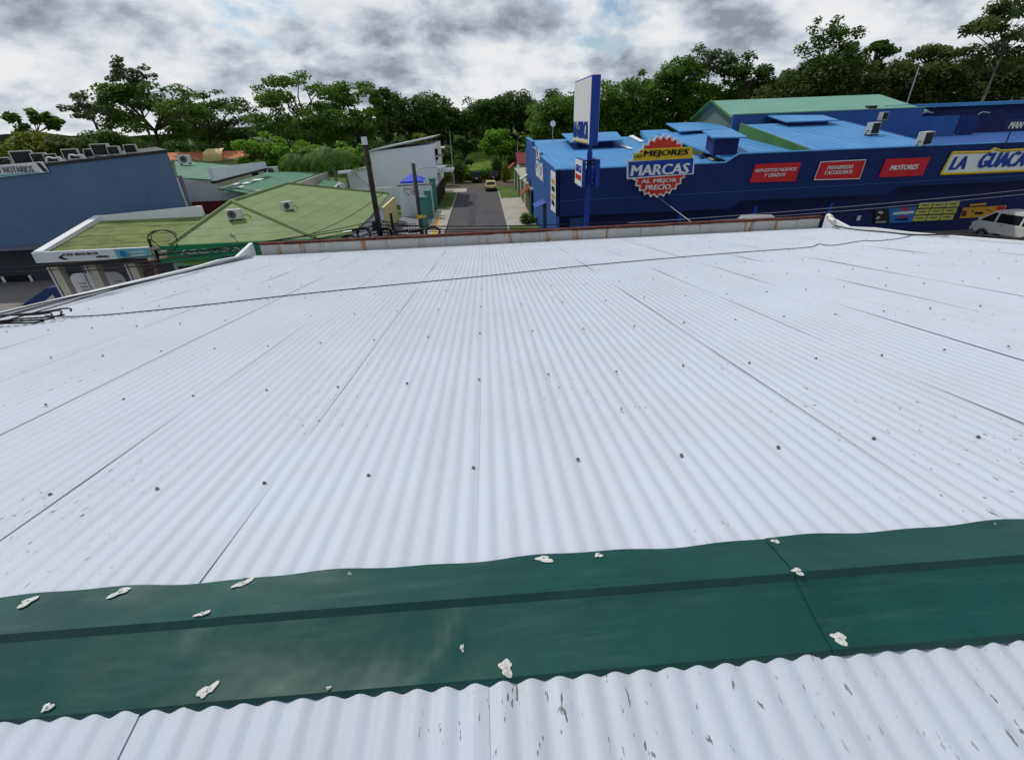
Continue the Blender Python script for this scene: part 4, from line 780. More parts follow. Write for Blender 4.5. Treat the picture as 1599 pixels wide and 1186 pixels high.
p = RP(863, 222, zL0, kL, YY0); t = thing('roof_dish', 'small white round dish on a mast at the left of the blue roof', 'antenna', tuple(p))
mb = MB(); mb.tube([p, p+np.array([0, 0, 1.7])], .04, 6); obj('mast', mb, M['metal_grey'], t)
mb = MB(); mb.disc(p+np.array([0, -.1, 1.9]), (.2, -1, .2), .32, .06, 16); obj('dish', mb, M['white'], t)
# dark wall at the back with a long coping, and two curved pipes
t = thing('rear_blue_hall', 'long dark blue hall with pale coping behind the store roofs', 'building', (60, 60, 0))
mb = MB(); mb.box((A(1372, 190, 58)[0], 58, 0), (110, 70, 9.6)); obj('wall', mb, M['navy'], t)
mb = MB(); mb.box((A(1366, 190, 58)[0], 57.2, 9.6), (110, 70.5, 9.95)); obj('coping', mb, M['blue_roof'], t)
for a, b in ((1415, 1500), (1500, 1530)):
    pa, pb = A(a, 195, 54), A(b, 180, 54); mb = MB(); mb.box((pa[0], 54, 6.5), (pb[0], 54.2, 8.75)); obj('lower_panel', mb, M['blue_side'] if a == 1415 else M['blue_wall'], t)
for px in (1445, 1534): p = A(px, 176, 57.0); mb = MB(); mb.tube(dense([(p[0]-.8, 57, p[2]-.9), (p[0]-.2, 57, p[2]), (p[0]+.9, 57, p[2]-.05)], 5), .06, 5); obj('lamp_arm', mb, M['metal_grey'], t)
# green gabled warehouse
t = thing('green_warehouse', 'pale green gabled warehouse roof behind the blue store', 'building', (36, 61, 0))
W1, W2, WR = 55.3, 66.5, 61.2; xg0, xg1 = 27.1, 47.4; ze1, zrg = 9.32, 11.12
mb = MB(); mb.prism([(xg0+.4, W1+.4, 0), (xg0+.4, W1+.4, ze1-.2), (xg0+.4, WR, zrg-.2), (xg0+.4, W2-.4, ze1-.35), (xg0+.4, W2-.4, 0)], (xg1-xg0-.8, 0, 0)); obj('wall', mb, M['green_wall_far'], t)
mb = MB(); mb.prism([(xg0, W1, ze1), (xg1+1.6, W1, ze1), (xg1, WR, zrg), (xg0, WR, zrg)], (0, 0, -.12)); obj('front_slope', mb, M['green_roof_far'], t)
mb = MB(); mb.prism([(xg0, WR+.01, zrg), (xg1, WR+.01, zrg), (xg1+1.6, W2, ze1-.15), (xg0, W2, ze1-.15)], (0, 0, -.12)); obj('rear_slope', mb, M['green_roof_far'], t)
mb = MB(); mb.tube([(xg0-.03, W1, ze1), (xg0-.03, WR, zrg)], .12, 5); mb.tube([(xg0-.03, WR, zrg), (xg0-.03, W2, ze1-.15)], .12, 5); obj('verge_board', mb, M['green_step'], t)
mb = MB(); mb.box((43, 56.5, 9.7), (43.9, 57.2, 10.0)); obj('roof_vent', mb, M['dark_metal'], t)
# ---------------------------------------------------------------- signs of the store
def parasign(label, q, txt, tq, shear=.28, board='red', Y=YB-.12, tm='white', bold=.035, border=None, cat='sign', name='fascia_sign'):
    P = [A(px, py, Y) for px, py in q]; t = thing(name, label, cat, tuple(P[0])); mb = MB(); mb.prism([tuple(p) for p in P], (0, .07, 0)); obj('board', mb, M[board], t)
    if border:
        c = sum(P)/len(P); mb = MB(); 
        for i in range(len(P)): mb.tube([P[i]+np.array([0, -.02, 0]), P[(i+1) % len(P)]+np.array([0, -.02, 0])], border[1], 4)
        obj('border', mb, M[border[0]], t)
    for body, (x0, y0, x1, y1) in zip(txt, tq): letter_frame(t, body, x0, y0, x1, y1, Y-.035, M[tm], name='lettering', bold=bold, shear=shear)
    return t
parasign('red slanted sign reading REPUESTOS NUEVOS Y USADOS', ((1170.5, 285), (1180, 256.5), (1251, 253.5), (1242, 283)), ('REPUESTOS NUEVOS', 'Y USADOS'), ((1178.5, 269.2, 1244.5, 261.3), (1193, 276.6, 1227, 269.6)), bold=.012)
parasign('red slanted sign reading PARABRISAS Y ACCESORIOS', ((1271, 281), (1281.5, 253), (1352, 249.5), (1342, 279)), ('PARABRISAS', 'Y ACCESORIOS'), ((1291, 264.8, 1333, 257.2), (1286.5, 272.8, 1332, 265.2)), bold=.012, border=('white', .03))
parasign('red slanted sign reading MOTORES', ((1372, 277), (1384, 248.5), (1453, 245.5), (1441, 274)), ('MOTORES',), ((1388.5, 266, 1435, 256.5),))
t = parasign('big white name board with yellow edge reading LA GUACA', ((1469, 272), (1487, 238.5), (1545, 237), (1552, 232), (1562, 235.5), (1720, 227), (1700, 262)), ('LA', 'GUACA'), ((1482, 265, 1513, 244), (1526, 262.5, 1607, 236)), board='white', tm='blue_sign', bold=.045, shear=.2, border=('yellow', .09), name='name_board')
P = [A(px, py, YB-.3) for px, py in ((1569, 203), (1573, 188), (1640, 183), (1640, 200))]; t = thing('slogan_panel', 'dark blue panel with white letters above the name board at the right frame edge', 'sign', tuple(P[0])); mb = MB(); mb.prism([tuple(p) for p in P], (0, .12, 0)); obj('board', mb, M['navy'], t)
letter_frame(t, 'MAN', 1573.5, 201, 1600, 189.5, YB-.33, M['white'], name='lettering', bold=.02, shear=.25)
for px in (1575, 1615): p = A(px, 215, YB-.2); q = A(px, 195, YB-.2); mb = MB(); mb.tube([(p[0], YB-.15, p[2]-.6), (p[0], YB-.15, q[2])], .05, 5); obj('support', mb, M['dark_metal'], t)
# starburst
YS_ = YB-.35; ctr = (A(980, 262, YS_)+A(1082, 262, YS_))/2; ctr = A(1031, 261, YS_); R_ = (A(1031, 261, YS_)[2]-A(1030, 309, YS_)[2])
t = thing('starburst_sign', 'red starburst sign reading LAS MEJORES MARCAS AL MEJOR PRECIO', 'sign', tuple(ctr-np.array([0, 0, R_])))
def star(r1, r2, n, Y, m, nm, dz=0.):
    P = [(ctr[0]+(r1 if i % 2 == 0 else r2)*math.sin(math.pi*i/n), Y, ctr[2]+dz+(r1 if i % 2 == 0 else r2)*math.cos(math.pi*i/n)) for i in range(2*n)]
    mb = MB(); mb.add([(ctr[0], Y, ctr[2])]+P, [(0, i+1, (i+1) % (2*n)+1) for i in range(2*n)]); mb.prism(P[::-1], (0, .1, 0)); mb.f = [f for f in mb.f if len(f) < 10]; return obj(nm, mb, m, t)
star(R_*1.0, R_*.90, 26, YS_, M['white'], 'rim'); star(R_*.93, R_*.82, 26, YS_-.06, M['burst_red'], 'burst')
def bar(q, Y, m, nm): mb = MB(); mb.prism([tuple(A(px, py, Y)) for px, py in q], (0, .05, 0)); return obj(nm, mb, M[m], t)
bar(((979, 280), (979, 250), (1085, 244), (1083, 272)), YS_-.09, 'white', 'banner_edge')
bar(((989, 251), (989.5, 240), (1004, 238), (1005, 232.5), (1081, 229), (1081, 248)), YS_-.11, 'yellow', 'yellow_banner')
bar(((982, 277.5), (981.5, 253), (1083, 247), (1081, 270.5)), YS_-.13, 'blue_sign', 'blue_banner')
Yt = YS_-.16
letter_frame(t, 'LAS', 990, 246.5, 1002.5, 241, Yt, M['black'], bold=.02); letter_frame(t, 'MEJORES', 1005, 247, 1075.5, 232.5, Yt, M['black'], bold=.04, shear=.08)
letter_frame(t, 'MARCAS', 985, 275, 1076.5, 254.5, Yt, M['white'], bold=.04, shear=.08)
letter_frame(t, 'AL MEJOR', 1001, 288, 1056.5, 278, Yt, M['white'], bold=.035, shear=.05); letter_frame(t, 'PRECIO', 1007.5, 297, 1047.5, 287.5, Yt, M['white'], bold=.035, shear=.05)
mb = MB(); mb.tube([(ctr[0]+.2, YB-.2, ctr[2]-R_), A(1080, 347, 32)], .02, 4); one('stay_wire', mb, M['metal_grey'], 'thin stay wire running down from the starburst sign', 'wire')
# small boards on the shop front and the street side
def board(label, q, Y, m, extra=None, name='poster_board', cat='sign'):
    P = [A(px, py, Y) for px, py in q]; t = thing(name, label, cat, tuple(P[0])); mb = MB(); mb.prism([tuple(p) for p in P], (0, .04, 0)); obj('board', mb, M[m], t); return t
YF = YB+2.1
t = board('blue poster with a dark car picture on the shop front', ((1366, 349.5), (1367, 326.5), (1432, 322.5), (1425, 346.5)), YF, 'panel_blue')
mb = MB(); mb.prism([tuple(A(px, py, YF-.02)) for px, py in ((1365, 350), (1366, 327), (1388, 325.5), (1389, 349))], (0, .015, 0)); pc_ = obj('picture', mb, M['dark_metal'], t)
for q in (((1367, 348), (1369, 345.5), (1384, 345), (1384, 347.5)), ((1370, 332), (1374, 329), (1380, 331), (1377, 335)), ((1367, 341), (1372, 337), (1375, 340), (1371, 343))): mb = MB(); mb.prism([tuple(A(px, py, YF-.035)) for px, py in q], (0, .012, 0)); obj('highlight', mb, M['metal_grey'], pc_)
for q, m_ in ((((1406, 328), (1407, 324.5), (1421, 324), (1420, 327.5)), 'red'), (((1394, 335.5), (1395, 331.5), (1428, 329), (1427, 333)), 'offwhite'), (((1402, 340), (1402, 337.5), (1418, 336.5), (1418, 339)), 'red'), (((1397, 345), (1398, 341.5), (1419, 340), (1418, 344)), 'navy')): mb = MB(); mb.prism([tuple(A(px, py, YF-.02)) for px, py in q], (0, .015, 0)); obj('text_block', mb, M[m_], t)
t = board('dark board with nine slanted yellow panels on the shop front', ((1427, 349), (1439, 315), (1503, 312), (1491, 345)), YF-.01, 'navy')
for r_ in range(3):
    for c_ in range(3):
        x0 = 1437-4.5*r_+21.6*c_; y0 = 316.2+10.2*r_-.9*c_; q = ((x0-3.6, y0+9), (x0-.6, y0+.6), (x0+19.6, y0-.3), (x0+16.6, y0+8)); mb = MB(); mb.prism([tuple(A(px, py, YF-.035)) for px, py in q], (0, .02, 0)); pn = obj('panel', mb, M['panel_yellow'], t)
        mb = MB(); mb.prism([tuple(A(px, py, YF-.045)) for px, py in ((x0+2, y0+5), (x0+2.4, y0+3.6), (x0+14, y0+3.1), (x0+13.6, y0+4.5))], (0, .008, 0)); obj('text_line', mb, M['navy'], pn)
t = board('orange poster with black print behind the white van', ((1498, 341), (1504, 324.5), (1572, 320.5), (1566, 337)), YF-.01, 'panel_orange')
for q, m_ in ((((1501, 338), (1503, 329), (1510, 328.5), (1508.5, 337.5)), 'maroon'), (((1522, 335), (1523, 331), (1536, 330.5), (1535, 334.5)), 'black'), (((1556, 328), (1557, 322.5), (1570, 322), (1568, 327.5)), 'red'), (((1517, 331), (1518, 328.5), (1521, 328.4), (1520, 331)), 'black'), (((1540, 327), (1541, 326), (1552, 331), (1551, 332)), 'maroon')): mb = MB(); mb.prism([tuple(A(px, py, YF-.035)) for px, py in q], (0, .015, 0)); obj('print', mb, M[m_], t)
board('narrow orange strip sign above the orange poster', ((1514, 322), (1515, 319), (1540, 316.5), (1540, 320)), YF-.01, 'panel_orange')
mb = MB(); p = A(1340, 340, YF); mb.box((p[0]-.15, YF-.1, p[2]-.2), (p[0]+.15, YF-.01, p[2]+.2)); one('wall_lamp', mb, M['offwhite'], 'small white wall lamp on the dark shop front', 'lamp')
# faded lettering on the street side and white banner at the corner
def bx(px, py): p = AX(px, py, X0-.03); return (X0-.03, p[1], p[2])
t = thing('street_side_board', 'white lettered board on the street side of the blue store', 'sign', bx(842, 280))
mb = MB(); mb.prism([bx(837, 275), bx(836, 247), bx(849, 257), bx(849.5, 292)], (.02, 0, 0)); obj('board', mb, M['blue_side'], t)
a = bx(837.5, 268); b = bx(848.5, 268)
o3 = text_mb('GUACA', (X0-.05, a[1], bx(837.5, 274)[2]), (0, -1, 0), (0, 0, 1), a[1]-b[1], 1.5, .03, .05); obj('lettering', o3, M['white'], t)
o3 = text_mb('LA', (X0-.05, a[1]-.4, bx(837.5, 274)[2]+1.65), (0, -1, 0), (0, 0, 1), (a[1]-b[1])*.5, .8, .03, .05); obj('lettering', o3, M['white'], t)
mb = MB(); mb.prism([(X0-.06, a[1]-.1, bx(837.5, 274)[2]+1.6), (X0-.06, a[1]-1.2, bx(837.5, 274)[2]+1.6), (X0-.06, a[1]-1.2, bx(837.5, 274)[2]+2.6), (X0-.06, a[1]-.1, bx(837.5, 274)[2]+2.6)], (.02, 0, 0)); obj('red_patch', mb, M['red'], t)
t = thing('corner_banner', 'tall narrow white banner at the front corner of the blue store', 'banner', bx(864, 335))
mb = MB(); mb.prism([bx(860, 327), bx(860, 265.5), bx(867.3, 270), bx(867.3, 333)], (.025, 0, 0)); obj('board', mb, M['white'], t)
q0, q1 = bx(861.5, 300), bx(866, 300)
for k_, (zz_, m_) in enumerate(((.9, 'panel_orange'), (.35, 'black'), (-.2, 'panel_orange'), (-.7, 'black'))): mb = MB(); mb.box((X0-.05, q1[1], q0[2]+zz_-.18), (X0-.033, q0[1], q0[2]+zz_+.18)); obj('print', mb, M[m_], t)
# ---------------------------------------------------------------- pylon sign
YP = 32.6
n0, n1 = A(922, 172, YP), A(936.5, 172, YP); xp0, xp1 = n0[0], n1[0]; zt, zb_ = A(930, 116.5, YP)[2], A(928, 227, YP)[2]
yfar = AX(896, 172, xp0)[1]
t = thing('pylon_sign', 'tall blue pylon with a white double sided name box above the rooftops', 'sign', ((xp0+xp1)/2, (YP+yfar)/2, 0))
mb = MB(); mb.box((xp0+.03, YP, zb_), (xp1-.03, yfar, zt)); obj('sign_box', mb, M['blue_sign'], t)
for xx, s in ((xp0, 1), (xp1, -1)):
    mb = MB(); mb.box((min(xx, xx+s*.028), YP+.08, zb_+.08), (max(xx, xx+s*.028), yfar-.08, zt-.08)); obj('face_panel', mb, M['white'], t)
ln = yfar-YP-.8; obj('lettering', text_mb('LA GUACA', (xp0-.03, yfar-.4, zb_+.35), (0, -1, 0), (0, 0, 1), ln, 1.0, .03, .035), M['blue_sign'], t)
obj('lettering', text_mb('LA GUACA', (xp1+.03, YP+.4, zb_+.35), (0, 1, 0), (0, 0, 1), ln, 1.0, .03, .035), M['blue_sign'], t)
mb = MB(); mb.box((xp0-.03, YP+.4, zb_+.12), (xp0-.005, yfar-.4, zb_+.2)); obj('stripe', mb, M['yellow'], t)
xc, yc_ = (xp0+xp1)/2, YP+1.0
mb = MB(); mb.tube([(xc, yc_, 0), (xc, yc_, zb_-.6), ], .17, 12); mb.tube([(xc, yc_, zb_-.62), (xc, yc_, zb_+.1)], .2, 12, .1); obj('pole', mb, M['blue_sign'], t, smooth=False)
for k_ in range(2): mb = MB(); mb.disc((xc, yc_, zb_-.95-.22*k_), (0, 0, 1), .3, .08, 12); obj('flange', mb, M['dark_metal'], t)
zs1, zs0 = A(900, 249, YP+.8)[2], A(900, 291, YP+.8)[2]
t2 = thing('lower_box_sign', 'small white box sign hung on the blue pylon below the big one', 'sign', (xc, yc_, zs0))
xs0, xs1 = A(894, 270, YP+1.2)[0], xc-.2
yq0, yq1 = YP-.1, AX(894.5, 270, A(908.5, 270, YP)[0])[1]; xq = A(908.5, 270, YP)[0]
mb = MB(); mb.box((xq-.25, yq0, zs0), (xq, min(yq1, YP+2.6), zs1)) if False else mb.box((xq+.02, yq0, zs0), (xq+.22, YP+2.4, zs1)); obj('box', mb, M['blue_sign'], t2)
mb = MB(); mb.box((xq-.01, yq0+.05, zs0+.05), (xq+.018, YP+2.35, zs1-.05)); obj('face_panel', mb, M['white'], t2)
obj('lettering', text_mb('GUACA', (xq-.015, YP+2.1, (zs0+zs1)/2+.05), (0, -1, 0), (0, 0, 1), 2.0, .42, .02, .05), M['blue_sign'], t2)
mb = MB(); mb.box((xq-.03, YP+.15, (zs0+zs1)/2-.42), (xq-.012, YP+2.1, (zs0+zs1)/2-.12)); obj('red_strip', mb, M['red'], t2)
mb = MB(); mb.box((xc+.3, yq0+.3, zs0-.02), (xc+.55, YP+2.4, zs1-.02)); obj('rear_box', mb, M['blue_sign'], t2)
mb = MB(); mb.box((xq+.22, yc_-.06, zs0+.3), (xc+.3, yc_+.06, zs0+.42)); obj('bracket', mb, M['dark_metal'], t2)
# ================================================================ vehicles
M['paint_white'] = mat('paint_white', (.66, .66, .62), .22, var=.03, fine=False); M['paint_yellow'] = mat('paint_yellow', (.55, .52, .22), .25, var=.03, fine=False); M['paint_dark'] = mat('paint_dark', (.02, .02, .024), .25, var=.05, fine=False)
fwh, rwh = G(1533, 372, .06), G(1596, 384, .06); dv = fwh-rwh; ang = math.atan2(dv[1], dv[0]); dd = np.array([math.cos(ang), math.sin(ang), 0]); nr = np.array([math.sin(ang), -math.cos(ang), 0])
pv = fwh-dd*.30*4.7+nr*.85
make_car('minivan', 'white minivan parked nose-in before the dark shop front', (pv[0], pv[1], .06), ang, M['paint_white'], 'van', 5.1, 1.95, 2.3)
p = G(1618, 330, .06); make_car('parked_car', 'white hatchback behind the minivan, cut by the right frame edge', (p[0]+.6, p[1]-.3, .06), -1.9, M['paint_white'], 'van', 4.2, 1.7, 1.75)
p = G(767, 299, 0); make_car('street_car', 'pale yellow saloon parked on the right of the side street', (p[0], p[1]+1.9, .01), math.pi/2, M['paint_yellow'], 'car', 4.2, 1.75, 1.5)
p = G(743.5, 286, 0); make_car('pickup_truck', 'black pickup with roof bars at the end of the side street', (p[0], p[1]+2.3, .01), math.pi/2+.05, M['paint_dark'], 'pickup', 4.9, 1.85, 1.9)
p = G(773, 284, 0); make_car('far_car', 'dark hatchback behind the yellow saloon at the street end', (p[0], p[1]+3.4, .01), math.pi/2-.1, M['paint_dark'], 'car', 4.0, 1.7, 1.6)
# ================================================================ right side of the street: green fence, tiled canopies, awning
t = thing('green_fence', 'long green and brown panelled garden fence on the right pavement', 'fence', (5.3, 68, 0))
for k_ in range(13):
    y0 = 56+k_*2.25; mb = MB(); mb.box((5.3, y0, 0), (5.42, y0+2.2, 2.9)); obj('fence_panel', mb, M[('fence_green', 'wood_panel', 'fence_green', 'cream')[(k_ + (k_//4)) % 4] if 'wood_panel' in M else 'fence_green'], t)
    mb = MB(); mb.box((5.24, y0-.06, 0), (5.3, y0+.06, 3.0)); obj('post', mb, M['concrete_dark'], t)
mb = MB(); mb.box((5.2, 56, 2.9), (7.4, 85, 3.05)); one('lean_roof', mb, M['concrete'], 'pale flat lean-to roof along the green fence', 'roof')
for k_, (px, py, Y_) in enumerate(((801, 258, 84), (827, 296, 57.5))):
    p = A(px, py, Y_); t = thing('tiled_canopy', ('far terracotta tiled canopy over the fence gate', 'near terracotta tiled canopy over the fence door')[k_], 'canopy', (p[0], Y_, p[2]-.6))
    mb = MB(); mb.prism([(5.3, Y_-1, p[2]+.38), (4.3, Y_-1, p[2]-.42), (4.3, Y_+1, p[2]-.42), (5.3, Y_+1, p[2]+.38)], (0, 0, -.1)); obj('deck', mb, M['terracotta'], t)
    for q in range(8): mb = MB(); yy = Y_-.9+q*.257; mb.tube([(5.3, yy, p[2]+.40), (4.28, yy, p[2]-.42)], .075, 6); obj('tile', mb, M['terracotta'], t)
p = A(829, 277, 60); t = thing('striped_awning', 'small green and white striped awning above the green fence', 'awning', (5.0, 60, p[2]-.3))
for q in range(5): mb = MB(); mb.prism([(5.25, 58.6+q*.6, p[2]+.4), (4.4, 58.6+q*.6, p[2]-.1), (4.4, 59.18+q*.6, p[2]-.1), (5.25, 59.18+q*.6, p[2]+.4)], (0, 0, -.08)); obj('stripe', mb, M['white' if q % 2 else 'fence_green'], t)
mb = MB(); mb.box((6.2, 84, 0), (13, 92, 3.6)); t = thing('maroon_house', 'low house with dull red roof at the far right street end', 'house', (9.5, 88, 0)); obj('wall', mb, M['cream'], t)
mb = MB(); mb.prism([(5.8, 83.6, 3.6), (13.4, 83.6, 3.6), (13.4, 88, 5.0), (5.8, 88, 5.0)], (0, 0, -.12)); obj('front_slope', mb, M['maroon'], t); mb = MB(); mb.prism([(5.8, 88.01, 5.0), (13.4, 88.01, 5.0), (13.4, 92.4, 3.6), (5.8, 92.4, 3.6)], (0, 0, -.12)); obj('rear_slope', mb, M['maroon'], t)
# ================================================================ poles, lamps, overhead cables
YU = 29.0
def vpole(name, label, px, py, Y, r, m, r2=None):
    p = A(px, py, Y); t = thing(name, label, 'pole', (p[0], Y, 0)); mb = MB(); mb.tube([(p[0], Y, 0), (p[0], Y, p[2]/2), (p[0], Y, p[2])], r, 10, r2 or r*.7); obj('shaft', mb, M[m], t, smooth=True); return t, p
t, p1 = vpole('utility_pole', 'dark wooden utility pole carrying the street lamp, left of the driveway', 570, 226, YU, .19, 'wood_pole', .14)
mb = MB(); mb.box((p1[0]-.13, YU-.13, p1[2]), (p1[0]+.13, YU+.13, p1[2]+.38)); obj('top_cap', mb, M['offwhite'], t)
e = A(545, 267, YU-.8); b = A(577, 291, YU); mb = MB(); mb.tube(dense([b, b+np.array([-.5, -.2, .55]), e+np.array([.25, .1, -.05]), e], 4), .035, 6); la = obj('lamp_arm', mb, M['metal_grey'], t, smooth=True)
e2 = A(528, 269, YU-1); mb = MB(); mb.prism([e+np.array([.1, -.12, .05]), e+np.array([.1, .12, .05]), e2+np.array([0, .1, .05]), e2+np.array([0, -.1, .05])], (0, 0, -.13)); obj('lamp_head', mb, M['offwhite'], la)
for z in (2.3, 3.2, 4.0): mb = MB(); mb.disc((p1[0], YU, z), (0, 0, 1), .21, .07, 12); obj('band', mb, M['metal_grey'], t)
t, p2 = vpole('utility_pole', 'slimmer black pole with yellow number band, right of the driveway', 645, 255, YU, .13, 'conc_pole', .11)
q = A(659, 338, YU); mb = MB(); mb.disc((p2[0], YU, q[2]), (0, 0, 1), .15, .18, 12); obj('number_band', mb, M['yellow'], t)
mb = MB(); mb.box((p2[0]+.05, YU-.17, q[2]-.02), (p2[0]+.38, YU-.13, q[2]+.06)); obj('plate', mb, M['yellow'], t)
b = A(648, 275, YU); e = A(683, 261, YU+1.5); mb = MB(); mb.tube(dense([b, b+np.array([.15, .1, .3]), (b+e)/2+np.array([0, 0, .22]), e], 5), .035, 6); obj('lamp_arm', mb, M['metal_grey'], t, smooth=True)
mb = MB(); mb.prism([e+np.array([-.05, -.1, .04]), e+np.array([.5, -.1, .08]), e+np.array([.5, .1, .08]), e+np.array([-.05, .1, .04])], (0, 0, -.1)); obj('lamp_head', mb, M['offwhite'], t)
# leaning service mast by the left roof edge
YM = 22.5; a = A(250, 452, YM); b = A(232, 372, YM)
t = thing('service_mast', 'pale leaning service mast with insulators and a cable loop left of the roof', 'pole', (a[0], YM, 0)); base = np.array([a[0]+.35, YM, 0.])
mb = MB(); mb.tube([base, a, b], .14, 10, .09); obj('shaft', mb, M['insul'], t, smooth=True)
for k_, (px, py) in enumerate(((243, 388), (255, 393), (256, 402), (238, 405))): p = A(px, py, YM-.1); mb = MB(); mb.disc(p, (1, 0, .1), .08, .34, 10, .05); obj('insulator', mb, M['insul'], t)
c0 = A(255, 377, YM); mb = MB(); mb.tube([c0+np.array([.62*math.cos(q), .1*math.sin(2*q), .50*math.sin(q)]) for q in np.linspace(0, 6.1, 26)], .025, 5); mb.tube([c0+np.array([.05+.58*math.cos(q), .1+.1*math.sin(2*q), .05+.44*math.sin(q)]) for q in np.linspace(.4, 5.2, 22)], .02, 5); obj('cable_loop', mb, M['black'], t, smooth=True)
mb = MB(); p0, p3 = A(224, 424, YM), A(243, 416, YM); mb.tube([p0, p3], .07, 6); mb.tube([p0, (p0[0], YM, p0[2]-1.2)], .05, 6); obj('cross_arm', mb, M['rust'], t)
# cable clutter: splice boxes, coils and bundles around the poles
for k_, (px, py, r, l) in enumerate(((568, 366, .42, 'cable coil hanging left of the wooden pole'), (603, 365, .36, 'cable coil hanging right of the wooden pole'), (676, 362, .34, 'ring of spare cable hanging over the left pavement'))):
    c0 = A(px, py, YU-.25); mb = MB()
    for j in range(3 if k_ == 2 else 4): mb.tube([c0+np.array([(r-.03*j)*math.cos(q)*(1.35 if k_ == 2 else 1), .03*j, (r-.04*j)*math.sin(q)*(.85 if k_ == 2 else 1)]) for q in np.linspace(0, 6.28, 20)], .022, 4)
    one('hanging_coil', mb, M['black'], l, 'cable', smooth=True)
boxes = [(560, 358, .5, .16, 'leftmost black splice box hanging on the cables'), (585, 352, .3, .3, 'boxy terminal fixed left of the wooden pole foot'), (612, 346, .16, .6, 'upright terminal box right of the wooden pole'), (626, 361, .55, .17, 'long black splice case between the two poles'), (649, 360, .5, .22, 'black splice case against the slimmer pole'), (545, 362, .4, .13, 'small grey splice box at the far left of the clutter')]
for k_, (px, py, wd, ht, l) in enumerate(boxes):
    p = A(px, py, YU-.2); mb = MB(); mb.disc((p[0], YU-.2, p[2]), (1, 0, .08) if wd > ht else (0, 0, 1), min(wd, ht)*.5, max(wd, ht)*1.6, 8); one('splice_box', mb, M['black' if k_ != 5 else 'metal_grey'], l, 'cable box')
for k_, (px, py, r, l) in enumerate(((545, 372, .3, 'small cable coil at the left end of the pole clutter'), (630, 371, .3, 'flat cable coil just above the rusty coping between the poles'))):
    c0 = A(px, py, YU-.3); mb = MB()
    for j in range(4): mb.tube([c0+np.array([(r-.03*j)*math.cos(q)*1.5, .03*j, (r-.04*j)*.6*math.sin(q)]) for q in np.linspace(0, 6.28, 20)], .022, 4)
    one('hanging_coil', mb, M['black'], l, 'cable', smooth=True)
def span(px0, py0, px1, py1, Y0, Y1, sag, r, label, ext=True, m='black'):
    a, b = A(px0, py0, Y0), A(px1, py1, Y1); pts = [a+(b-a)*f+np.array([0, 0, -sag*4*f*(1-f)]) for f in np.linspace(0, 1, 22)]; wire('overhead_cable', pts, r, label, 'cables along the main road', m, 5)
span(0, 420, 597, 350, 24, YU, .25, .030, 'thickest cable sweeping from the left frame edge to the wooden pole')
span(0, 427, 597, 356, 24, YU-.1, .3, .022, 'second cable below the thickest one left of the wooden pole')
span(100, 425, 600, 362, 25, YU-.15, .25, .03, 'lowest cable left of the wooden pole')
span(240, 398, 588, 344, YM, YU, .2, .022, 'cable from the leaning mast to the wooden pole')
span(240, 404, 590, 352, YM, YU-.1, .25, .022, 'lower cable from the leaning mast to the wooden pole')
span(540, 372, 600, 346, YU-.3, YU, .25, .03, 'slack loop of cable rising to the wooden pole from the left')
span(560, 352, 655, 366, YU-.2, YU-.3, .2, .028, 'slack cable drooping between the two poles')
span(590, 340, 655, 362, YU, YU-.2, .3, .022, 'thin slanting cable from the wooden pole down to the slimmer pole')
span(596, 344, 658, 352, YU, YU, .1, .03, 'thick cable bundle between the two utility poles')
span(597, 352, 1000, 345, YU, YU, .15, .030, 'upper black cable crossing the street mouth')
span(598, 358, 1060, 350, YU, YU-.1, .12, .034, 'middle black cable crossing the street mouth')
span(599, 362, 1100, 353, YU, YU-.2, .1, .022, 'lower black cable crossing the street mouth')
span(980, 348, 1720, 283, YU, 33, .2, .014, 'upper pale-edged cable passing below the blue fascia', m='metal_grey')
span(1010, 351, 1720, 290, YU, 33, .2, .014, 'lower pale-edged cable passing below the blue fascia', m='metal_grey')
span(470, 370, 600, 300, YU+.5, YU+3, .3, .02, 'thin drop cable crossing the right slope of the olive roof')
# small lamp post and slim street posts at the street end
p = G(706.5, 287); t = thing('lamp_post', 'small garden lamp post with white globe at the street end', 'lamp', (p[0], p[1], 0)); zt = A(706.5, 272, p[1])[2]
mb = MB(); mb.tube([(p[0], p[1], 0), (p[0], p[1], zt)], .06, 6); obj('post', mb, M['metal_grey'], t)
mb = MB(); mb.tube([(p[0], p[1], zt+.1+.2*math.sin(q)) for q in np.linspace(-1.5, 1.5, 7)], .2, 10); mb.v = [(p[0]+(v[0]-p[0])*math.sqrt(max(.02, 1-((v[2]-zt-.1)/.21)**2)), p[1]+(v[1]-p[1])*math.sqrt(max(.02, 1-((v[2]-zt-.1)/.21)**2)), v[2]) for v in mb.v]; obj('globe', mb, M['white'], t, smooth=True)
for k_, (px, py, Y_, l) in enumerate(((702, 205, 92, 'pale slim pole rising before the dark wood at the street end'), (808, 225, 95, 'thin pole behind the far tiled canopy'), (821, 232, 64, 'thin blue pole at the back corner of the blue store'), (1435, 105, 72, 'thin pale antenna mast rising behind the warehouse'))):
    p = A(px, py, Y_); mb = MB(); mb.tube([(p[0], Y_, 0), (p[0], Y_, p[2])], .11 if k_ < 1 else .06, 6, .06); one('slim_pole', mb, M['metal_grey'], l, 'pole')
